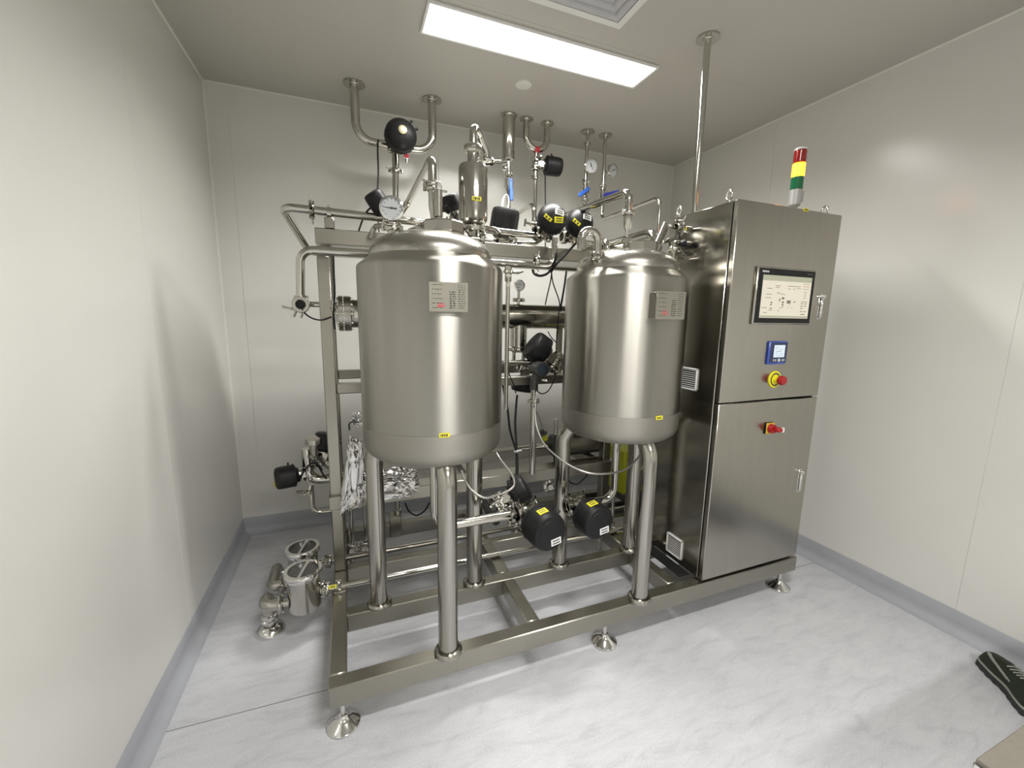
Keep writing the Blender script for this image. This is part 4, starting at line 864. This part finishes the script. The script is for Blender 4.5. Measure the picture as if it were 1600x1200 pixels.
actuator('black valve tilted over a stack of steel clamps left of the front black valve', (0.603,1.660,0.552), (.80, -.2, .50), (-.2, .5, .9), .88, .85, group='black pneumatic valves', tags=[('side', 3.0, .3, .022, .014, 0, YEL)])
c = (0.622,1.660,0.543)
t = thing('clamp_stack', 'stack of bolted steel clamp plates beside the tilted black valve', 'clamps', c)
d = V((.80, -.2, .50)).normalized(); mb = MB()
for k, (r0, h0, h1) in enumerate(((.060, -.055, -.046), (.046, -.030, -.022), (.052, -.004, .004))):
    mb.lathe([(0, h0), (r0, h0), (r0, h1), (0, h1)], c, d, 8)
a_, u_, w_ = frame(d)
for k in range(4):
    an = .6 + k * math.pi / 2; q0 = V(c) + (u_ * math.cos(an) + w_ * math.sin(an)) * .040
    mb.cyl(q0 - d * .06, q0 + d * .02, .005, n=8)
mb.build('plates', CHROME, t)
MB().lathe([(0, -.085), (.062, -.083), (.068, -.078), (.068, -.062), (.060, -.058), (0, -.058)], c, d, 28).build('end_cap', BLACK, t)
pa = (0.688,1.800,0.251)
c = (0.670,1.700,0.415)
t = thing('drain_cock', 'small drain cock with round knob below the front black valve', 'valve', c)
mb = MB(); mb.ball(c, .014, 14); mb.tube([off(c, .0, 0, 0), off(c, .04, 0, .004)], .009, n=10); clamp_mb(mb, off(c, .03, 0, .003), (1, 0, 0), .012, (0, 0, 1)); mb.build('valve_body', POLISH, t)
# small wheel valve on the shelf between legs
c = (1.004,1.960,0.448)
t = thing('bracket_valve', 'small round valve hanging under the lower rack beam beside the right tank leg', 'valve', c)
mb = MB(); mb.lathe([(0, -.02), (.03, -.02), (.034, -.012), (.034, .0), (.02, .004), (.016, .02), (0, .02)], c, (0, -1, .1), 24); mb.tube([off(c, -.03, 0, -.02), off(c, .05, 0, -.012)], .007, n=10); mb.build('valve_body', POLISH, t)
MB().cyl((c[0], c[1] + .012, c[2]), (c[0], c[1] + .012, zl0 - .001), .007, n=10).build('stem', POLISH, t)
# vertical legs under the rack, thin riser at right
q0 = (1.328,1.810,0.189)
pipe_thing('thin riser standing on the drain pipe right of the second black valve', [(q0[0], 1.81, ZB + .0145), (q0[0], 1.81, .52)], .009, 0, [((q0[0], 1.81, ZB + .04), (0, 0, 1), (-1, 0, 0))])
pipe_thing('thin horizontal pipe just right of the second black valve', [(1.248,1.860,0.302), (1.347,1.860,0.298)], .008, 0)

# ---------------------------------------------------------------- drain pipes, sight funnels and floor drains
xfa, xfb = (-0.250,2.040,0.223)[0], (-0.226,1.810,0.244)[0]
def funnel(label, x, y, zpipe, pxr, rim_z, bot_z, r):
    t = thing('sight_funnel', label, 'drain funnel', (x, y, bot_z), 'drain sight funnels')
    MB().lathe([(0, bot_z), (r * .90, bot_z), (r, bot_z + .008), (r, rim_z - .02), (r * .96, rim_z - .018), (r * .9, rim_z - .018)], (x, y, 0), n=40).build('cup', POLISH, t)
    MB().lathe([(r * .94, rim_z - .026), (r * 1.16, rim_z - .026), (r * 1.18, rim_z - .022), (r * 1.18, rim_z - .003), (r * 1.15, rim_z), (r * .92, rim_z), (r * .90, rim_z - .006), (r * .90, rim_z - .018)], (x, y, 0), n=40).build('rim', CHROME, t)
    MB().lathe([(0, rim_z - .012), (r * .93, rim_z - .012), (r * .93, rim_z - .018), (0, rim_z - .018)], (x, y, 0), n=36).build('strainer_disc', mat('dark_strainer', (.10, .10, .095), .6, .4, noise=(300, 300, 300), colvar=.5), t)
    MB().box(x - .006, x + .006, y - r * .9, y + r * .9, rim_z - .012, rim_z - .003, .001, Matrix.Translation((x, y, 0)) @ Matrix.Rotation(-.22, 4, 'Z') @ Matrix.Translation((-x, -y, 0))).build('cross_bar', CHROME, t)
    MB().tube([(x + r * .95, y, zpipe), (pxr, y, zpipe)], .0165, n=18).build('outlet', POLISH, t)
    clamp(t, (pxr - .012, y, zpipe), (1, 0, 0), .0165, (0, 0, 1)); clamp(t, (pxr + .002, y, zpipe), (1, 0, 0), .0165, (0, 0, -1))
    return t
fB = funnel('nearer steel drain funnel with strainer lid left of the rack', xfb, YB_, ZB, (-0.138,1.810,0.205)[0], (-0.220,1.790,0.312)[2], (-0.224,1.780,0.135)[2], .064)
fA = funnel('farther steel drain funnel with strainer lid nearer the back wall', xfa, YA, ZA, (-0.137,2.040,0.188)[0], (-0.241,2.020,0.291)[2], (-0.250,2.000,0.115)[2], .064)
xe = 1.30
t = pipe_thing('lower drain pipe running from the nearer funnel along the rack front', [((-0.135,1.810,0.204)[0] + .003, YB_, ZB), (1.40, YB_, ZB)], .0145, 0, [((-0.091,1.810,0.203), (1, 0, 0), (0, 0, 1)), ((1.256,1.810,0.195), (1, 0, 0), (0, 0, 1))])
tag_plate(t, off((-0.114,1.790,0.212), 0, .0, .004), (0, -1, .5), (0, 0, 1), .030, .014, YEL, 1, seed=21)
t = pipe_thing('upper drain pipe running from the farther funnel behind the rack post', [((-0.134,2.040,0.188)[0] + .003, YA, ZA), (1.60, YA, ZA)], .0145, 0)
c = (-0.086,1.810,0.198)
t = thing('pipe_bracket', 'small bracket under the lower drain pipe in front of the rack post', 'bracket', (c[0], YB_, .184))
mb = MB(); mb.box(bx0 + .004, bx0 + .052, YB_ - .028, YB_ + .028, .1842, .188, .001); mb.cyl((bx0 + .032, YB_, .186), (bx0 + .032, YB_, ZB - .014), .010, n=14); mb.build('stand', STEEL, t)
c = (1.256,1.810,0.195)
t = thing('pipe_bracket', 'bracket carrying the right end of the lower drain pipe', 'bracket', (c[0], YB_, 0))
mb = MB(); mb.box(c[0] - .012, c[0] + .012, YB_ - .006, YB_ + .006, .0, ZB - .014, .002); mb.build('stand', STEEL, t)
def floor_drain(label, x, y, fx_, fy, zp):
    t = thing('floor_drain', label, 'drain', (x, y, 0), 'floor drains with elbows')
    MB().lathe([(0, 0), (.060, 0), (.060, .006), (.048, .022), (.034, .030), (.026, .034), (0, .034)], (x, y, 0), n=32).build('floor_flange', CHROME, t)
    MB().tube([(x, y, .028), (x, y, zp), (x + .002, fy, zp), (fx_ - .09, fy, zp)], .0245, .055, n=20).build('elbow', STEEL, t)
    MB().lathe([(.022, .045), (.032, .045), (.034, .050), (.034, .058), (.028, .062), (.028, .068), (.032, .072), (.032, .080), (.024, .084)], (x, y, 0), n=28).build('coupling', CHROME, t)
    MB().tube([(fx_ - .092, fy, zp), (fx_ - .05, fy, zp)], .0165, n=16).build('pipe', POLISH, t)
    clamp_mb(MB(), (fx_ - .092, fy, zp), (1, 0, 0), .022, (0, 0, 1)).build('pipe_clamp', POLISH, t)
    return t
floor_drain('nearer floor drain with bent elbow beside the nearer funnel', -.3795, 1.893, xfb, YB_, (-0.314,1.810,0.173)[2])
floor_drain('farther floor drain with long bent elbow behind the nearer funnel', -.390, 2.225, xfa, YA, .115)
# risers standing behind the rack post
for i, (px_, lb) in enumerate(((0, 'left one of two thin risers with floor valves beside the rack post'), (1, 'right one of two thin risers with floor valves just left of the left tank leg'))):
    c = ((-0.034,2.180,0.126)[0], 2.18) if i == 0 else ((0.034,2.180,0.134)[0], 2.18)
    zf = (-0.026,2.180,0.147)[2]
    t = pipe_thing(lb, [(c[0], c[1], zf), (c[0], c[1], zl0 + .03)], .0125 if i == 0 else .008, 0, group='thin risers behind the rack post')
    mb = MB(); mb.lathe([(0, -.03), (.026, -.026), (.034, -.012), (.034, .006), (.022, .016), (.013, .02)], (c[0], c[1], zf - .0), n=22); mb.tube([(c[0] - .05, c[1], zf + .0), (c[0] + .05, c[1], zf + .012)], .006, n=8); clamp_mb(mb, (c[0], c[1], zf + .03), (0, 0, 1), .014, (1, 0, 0)); mb.build('floor_valve', CHROME, t)
c = (0.191,2.200,0.355)
t = thing('pump_column', 'upright steel column with cable gland under the lower rack', 'support', (c[0], 2.2, .184))
MB().box(c[0] - .03, c[0] + .03, 2.17, 2.23, .186, (0.190,2.200,0.307)[2], .004).build('column', FRAME, t)
MB().lathe([(0, 0), (.020, 0), (.022, .03), (.014, .034), (.014, .12), (0, .12)], (c[0] + .012, 2.19, (0.190,2.200,0.307)[2]), n=18).build('gland', STEEL, t)
cable('black cable sagging in a loop below the lower rack beam', [(0.229,2.050,0.431), (0.252,2.060,0.374), (0.290,2.060,0.349), (0.331,2.060,0.371), (0.353,2.050,0.415)], .004)
c = (0.185,2.200,0.375)

# ---------------------------------------------------------------- valves at the far left of the rack
ZE = (-0.193,2.140,0.577)[2]; xe1 = (-0.215,2.140,0.580)[0]
t = pipe_thing('thick elbow pipe left of the rack post turning from vertical into the rack', [(xe1, 2.14, (-0.190,2.140,0.739)[2]), (xe1, 2.14, ZE), (.05, 2.14, ZE)], .0235, .06)
actuator('black valve pointing left towards the wall at the lower left of the rack', (-0.210,2.140,0.619), (-1, -.25, -.02), (0, 0, 1), .74, 1.15, group='black pneumatic valves', tags=[('side', 2.4, .86, .026, .036, 0, YEL)])
c = (-0.181,2.140,0.739)
t = thing('angle_valve', 'steel valve body with round cap left of the rack post', 'valve', c)
mb = MB(); mb.lathe([(.0, .06), (.034, .055), (.038, .045), (.038, .03), (.024, .02), (.024, -.03), (.034, -.034), (.034, -.044), (.022, -.048)], c, (0, -.2, 1), 26); mb.tube([off(c, -.02, -.01, -.03), off(c, .0, -.03, -.05)], .006, n=8); mb.build('valve_body', STEEL, t)
mb = MB(); mb.tube([off(c, .01, -.03, -.03), off(c, .045, -.03, -.085)], .006, n=10); mb.tube([off(c, -.005, -.03, -.05), off(c, .03, -.03, -.105)], .006, n=10); mb.build('linkage', DGREY, t)
actuator('tall black valve mostly hidden behind the rack post', off(c, .03, .02, -.08), (.25, .12, 1), (1, 0, 0), .85, .9, group='black pneumatic valves')
zl = (-0.209,2.140,0.436)[2]; xl_ = (-0.206,2.140,0.496)[0]
pipe_thing('thin drain bend below the thick elbow left of the rack post', [(xl_, 2.14, ZE - .022), (xl_, 2.14, (-0.174,2.140,0.407)[2]), (.02, 2.14, (-0.174,2.140,0.407)[2])], .0125, .04)
c = (-0.237,2.100,0.534)
t = thing('wing_valve', 'small wing valve below the black valve that points left', 'valve', c)
mb = MB(); mb.tube([off(c, -.03, 0, .008), off(c, .03, .02, -.006)], .007, n=8); mb.tube([off(c, 0, 0, -.016), off(c, .03, 0, .004)], .006, n=8); mb.cyl(off(c, .02, .02, -.02), off(c, .03, .03, .02), .011, n=12); mb.build('valve_body', POLISH, t)
cable('black air line from the left-pointing valve up over the steel valve body', [(-0.250,2.100,0.594), (-0.229,2.080,0.643), (-0.192,2.060,0.690), (-0.164,2.070,0.670), (-0.147,2.080,0.626), (-0.133,2.100,0.591)], .004)

# ---------------------------------------------------------------- crumpled foil wraps
def foil_blob(name, label, c, sx, sy, sz, seed, n=26, lean=0, sharp=.30, taper=0, fq=4.2):
    rd = random.Random(seed); me = bpy.data.meshes.new(name); import bmesh
    bm = bmesh.new(); bmesh.ops.create_icosphere(bm, subdivisions=5, radius=1.0)
    from mathutils import noise as N
    for v in bm.verts:
        p = v.co.copy(); q = p * 1.0
        a = N.noise(p * 1.7 + V((seed, 0, 0))) * .30
        cells = N.voronoi(p * fq + V((0, seed, 0)))[0]; rdg = (cells[1] - cells[0])
        cells2 = N.voronoi(p * fq * 2.1 + V((0, 0, seed)))[0]; rdg2 = (cells2[1] - cells2[0])
        s = 1 + a - sharp * .55 * (1 - min(1, rdg * 2.6)) + sharp * .30 * rdg2 + rd.uniform(-.006, .006)
        e = .55
        q = V([math.copysign(abs(k) ** e, k) for k in p]) * .86 * s
        k = 1 - taper * (q.z + 1) / 2
        v.co = V((q.x * sx * k + lean * q.z * sz, q.y * sy * k, max(q.z, -1) * sz))
    bm.to_mesh(me); bm.free(); me.materials.append(FOIL)
    o = bpy.data.objects.new(name, me); COL.objects.link(o); o.location = c; o['label'] = label; o['category'] = 'foil'; o['group'] = 'crumpled foil wraps'
    return o
c = (0.136,1.885,0.610)
foil_blob('foil_wrap', 'wide crumpled foil bundle on the lower rack beam behind the left tank leg', (c[0], 1.905, zl1 + .040), .150, .055, .072, 4.3, fq=6.5)
c = (0.002,1.900,0.698)
foil_blob('foil_wrap', 'tall upright foil wrap between rack post and left tank', (c[0] - .01, 1.905, zl1 + .105), .058, .045, .20, 9.1, lean=.10, sharp=.20, taper=.25, fq=3.0)
c = (0.019,1.930,0.917)
foil_blob('foil_wrap', 'small crumpled foil knot on top of the tall foil wrap', (c[0], 1.93, c[2]), .030, .03, .035, 2.2)
c = (-0.012,1.930,0.881)
pipe_thing('small bent wire handle sticking out of the tall foil wrap', [(-0.017,1.900,0.877), (-0.018,1.900,0.907), (0.003,1.900,0.919), (0.021,1.900,0.909)], .004, .012, name='wire_handle', cat='handle', mat_=DGREY)

# ---------------------------------------------------------------- cables and hoses
G = 'black signal cables'
cable('black cable from the wide U pipe valve down to the small tilted valve', [(0.192,2.520,2.311), (0.186,2.500,2.252), (0.178,2.400,2.115), (0.144,2.020,1.914)], .0042)
cable('black cable from the small tilted valve down to the rack top beam', [(0.119,1.960,1.839), (0.093,1.970,1.815), (0.078,2.100,1.802), (0.063,2.200,1.771)], .004)
cable('thin grey wire behind the dial gauge down to the rack', [(0.146,2.020,1.812), (0.142,2.020,1.779), (0.147,2.060,1.754)], .0028)
cable('black cable dropping from the sideways valve to the rack', [(1.207,2.550,2.296), (1.186,2.500,2.196), (1.120,2.350,2.004), (1.007,2.100,1.748)], .004)
cable('black cable hanging under the left labelled valve', [(0.951,1.930,1.782), (0.966,1.900,1.726), (0.951,1.860,1.675), (0.941,1.870,1.621), (0.951,1.910,1.604)], .006)
cable('black cable slanting down from the right labelled valve to the rack beam', [(1.105,1.950,1.757), (1.037,1.910,1.702), (0.971,1.890,1.643), (0.961,1.910,1.620)], .006)
cable('black cable looping under the pipe clip in front of the top beam', [(0.845,1.900,1.610), (0.856,1.900,1.589), (0.890,1.900,1.582), (0.928,1.900,1.596), (0.950,1.910,1.623)], .006)
cable('left strand of the forked black cable above the heat exchanger', [(0.974,1.950,1.609), (0.979,1.970,1.563), (0.977,2.000,1.493), (0.987,2.040,1.448)], .0032, group=G)
cable('right strand of the forked black cable above the heat exchanger', [(0.974,1.950,1.609), (0.984,1.950,1.555), (1.019,1.940,1.460), (1.017,1.940,1.401), (1.022,1.960,1.268), (1.019,1.960,1.131), (0.982,1.900,1.089)], .0032, group=G)
cable('black cable beside the right tank edge from the top beam', [(1.048,1.930,1.614), (1.024,1.900,1.544), (1.012,1.900,1.465), (1.014,1.920,1.414)], .005)
cable('thin black wire hanging in a loop at the transmitter', [(0.979,1.880,1.099), (0.968,1.870,1.071), (0.935,1.860,1.017), (0.900,1.860,0.999), (0.871,1.860,1.014), (0.874,1.870,1.048)], .003)
cable('thin black wire below the heat exchanger beside the ribbed valve', [(1.037,2.100,1.303), (1.048,2.080,1.272), (1.070,2.060,1.244)], .0028)
cable('black cable along the inner edge of the left tank down to the tilted valve', [(0.707,1.920,1.041), (0.715,1.910,0.984), (0.726,1.900,0.920), (0.741,1.900,0.812), (0.759,1.880,0.735), (0.766,1.860,0.686), (0.743,1.800,0.616), (0.690,1.700,0.623)], .006)
cable('black hose with steel tip hanging beside the upright transmitter pipe', [(0.797,1.950,0.982), (0.787,1.940,0.907), (0.777,1.920,0.827), (0.770,1.880,0.720), (0.751,1.830,0.638), (0.704,1.720,0.613)], .006)
cable('thin black wire crossing in front of the middle rack beam', [(0.730,1.930,1.127), (0.744,1.920,1.085), (0.769,1.920,1.032), (0.785,1.940,0.994)], .0032)
t = thing('cable_tie', 'white cable tie on the twin black cables between the tanks', 'cable tie', (0.762,1.870,0.707))
MB().lathe([(.010, -.003), (.0125, -.003), (.0125, .003), (.010, .003)], (0.766,1.870,0.707), (0, 0, 1), 14).build('band', WPLAS, t); MB().box(*[(0.772,1.860,0.713)[0] - .012, (0.772,1.860,0.713)[0] + .016], 1.853, 1.858, (0.772,1.860,0.713)[2] - .002, (0.772,1.860,0.713)[2] + .003).build('tail', WPLAS, t)
H = 'braided steel hoses under the tanks'
cable('braided hose looping under the left tank from its bottom to its right rim', [(0.371,1.450,0.807), (0.383,1.430,0.770), (0.400,1.400,0.742), (0.441,1.380,0.717), (0.506,1.400,0.711), (0.566,1.420,0.720), (0.581,1.440,0.744), (0.571,1.470,0.774), (0.543,1.500,0.816), (0.539,1.530,0.831)], .0042, m=HOSE, name='braided_hose', cat='hose', group=H)
cable('braided hose swinging from the transmitter across the front of the right tank legs', [(0.855,1.840,1.015), (0.832,1.800,0.934), (0.803,1.720,0.876), (0.790,1.620,0.828), (0.781,1.500,0.814), (0.806,1.400,0.792), (0.860,1.340,0.775), (0.951,1.340,0.761), (1.062,1.380,0.749), (1.147,1.420,0.765), (1.201,1.450,0.785)], .0042, m=HOSE, name='braided_hose', cat='hose', group=H)
cable('black cable draped from the second black valve to the rack', [(1.024,1.800,0.563), (1.049,1.800,0.528), (1.088,1.800,0.515), (1.138,1.820,0.530), (1.186,1.860,0.530)], .004)
cable('black cable running down the rack post from the hand valve', [(-0.047,1.930,1.618), (-0.048,1.930,1.540), (-0.049,1.930,1.462), (-0.058,1.930,1.382), (-0.056,1.930,1.315)], .0035)
cable('black wire sagging from the hand valve to the rack post', [(-0.168,1.820,1.404), (-0.156,1.840,1.378), (-0.132,1.880,1.360), (-0.103,1.920,1.355), (-0.067,1.940,1.368)], .0032)
t = thing('cable_gland', 'small steel cable gland on the inner side of the rack post', 'gland', (-0.059,1.940,1.414)); c = (-0.058,1.940,1.419)
mb = MB(); mb.lathe([(0, -.03), (.008, -.03), (.011, -.024), (.011, -.008), (.008, -.004), (.008, .02), (0, .02)], c, (0, 0, 1), 14); mb.build('body', STEEL, t)

# ---------------------------------------------------------------- bench corner and shoe at the lower right
b0 = (1.226,0.335,0.450); zB = .45
t = thing('bench', 'beige-topped bench with steel edge in the lower right corner', 'bench', (b0[0] + .5, b0[1] - .2, 0))
bx_, by_ = b0[0], b0[1]
MB().box(bx_ + .002, bx_ + 1.10, by_ - .42, by_ - .002, zB - .012, zB, .002).build('bench_top', BENCH, t)
MB().box(bx_, bx_ + 1.102, by_ - .422, by_, zB - .045, zB - .012, .002).build('edge_trim', CHROME, t)
for x in (bx_ + .03, bx_ + 1.03):
    for y in (by_ - .39, by_ - .06): MB().box(x, x + .04, y, y + .04, .0, zB - .045, .003).build('leg', STEEL, t)
def shoe(x, y, ang):
    t = thing('shoe', 'dark green sports shoe with grey stripes lying by the right wall', 'shoe', (x, y, 0)); L_ = .285
    M_ = Matrix.Translation((x, y, 0)) @ Matrix.Rotation(ang, 4, 'Z')
    def outline(u): # half widths (left,right) along length u 0..1 (toe at 0)
        wd = .043 * (math.sin(min(1, u / .16) * math.pi / 2) ** .55) * (1 - .22 * math.exp(-((u - .58) / .16) ** 2)) * (1 if u < .9 else math.cos((u - .9) / .1 * 1.25) ** .6)
        return max(wd, .004)
    def loft(z0, z1, grow, name, m, wob=0, topf=None):
        n = 34; vs = []; fs = []; 
        for i in range(n + 1):
            u = i / n; w_ = outline(u) + grow; xx = -grow + u * (L_ + 2 * grow)
            zb = z0 + (wob * (math.sin(u * 52) > .1) if wob else 0); zt = topf(u) if topf else z1; zt = max(zt, zb + .004)
            for s_, f_ in ((-1, 0), (-1, .35), (-.93, .7), (-.62, 1.0), (.62, 1.0), (.93, .7), (1, .35), (1, 0)):
                nar = 1 - (.45 * f_ if topf else .04 * f_) * (1 if topf else 1)
                vs.append(M_ @ V((xx, s_ * w_ * nar, zb + (zt - zb) * f_)))
        for i in range(n):
            for k in range(8): j = (k + 1) % 8; fs.append((i * 8 + k, i * 8 + j, (i + 1) * 8 + j, (i + 1) * 8 + k))
        fs.append(list(range(8))); fs.append([n * 8 + k for k in range(8)])
        return MB().add(vs, fs).build(name, m, t, angle=50)
    up = lambda u: .058 + .030 * min(1, max(0, (u - .02) / .35)) + .020 * max(0, (u - .55) / .45) - .02 * max(0, .06 - u) / .06
    loft(.0, .026, .004, 'sole', SOLE, wob=.006); loft(.024, .034, .002, 'midsole', SHOEG)
    loft(.033, .08, -.001, 'upper', SHOE, topf=up)
    for s_, off_ in ((1, 0), (1, .045), (-1, 0), (-1, .045)):
        pts = []
        for k in range(13):
            u = .10 + off_ + .46 * k / 12; f_ = .97 - .62 * (k / 12) ** .8; w_ = outline(u) - .001; zt = up(u)
            nar = 1 - .45 * f_; 
            sx = {0: 1}
            fr = [(0, 1), (.35, 1), (.7, .93), (1.0, .62)]
            for (fa, sa), (fb, sb) in zip(fr, fr[1:]):
                if fa <= f_ <= fb: ss = sa + (sb - sa) * (f_ - fa) / (fb - fa)
            pts.append(M_ @ V((u * L_, s_ * w_ * ss * nar, .033 + (zt - .033) * f_)))
        MB().tube(pts, .0034, n=6).build('stripe', SHOEG, t)
    mb = MB()
    for k in range(5):
        u = .47 + k * .055; mb.tube([M_ @ V((u * L_, -.020, up(u) + .001)), M_ @ V((u * L_, 0, up(u) + .006)), M_ @ V((u * L_, .020, up(u) + .001))], .0028, n=6)
    mb.build('laces', SHOEG, t)
s = (2.396,0.685,0.030)
shoe(s[0], s[1] + .0, math.atan2(-.74, -.67))
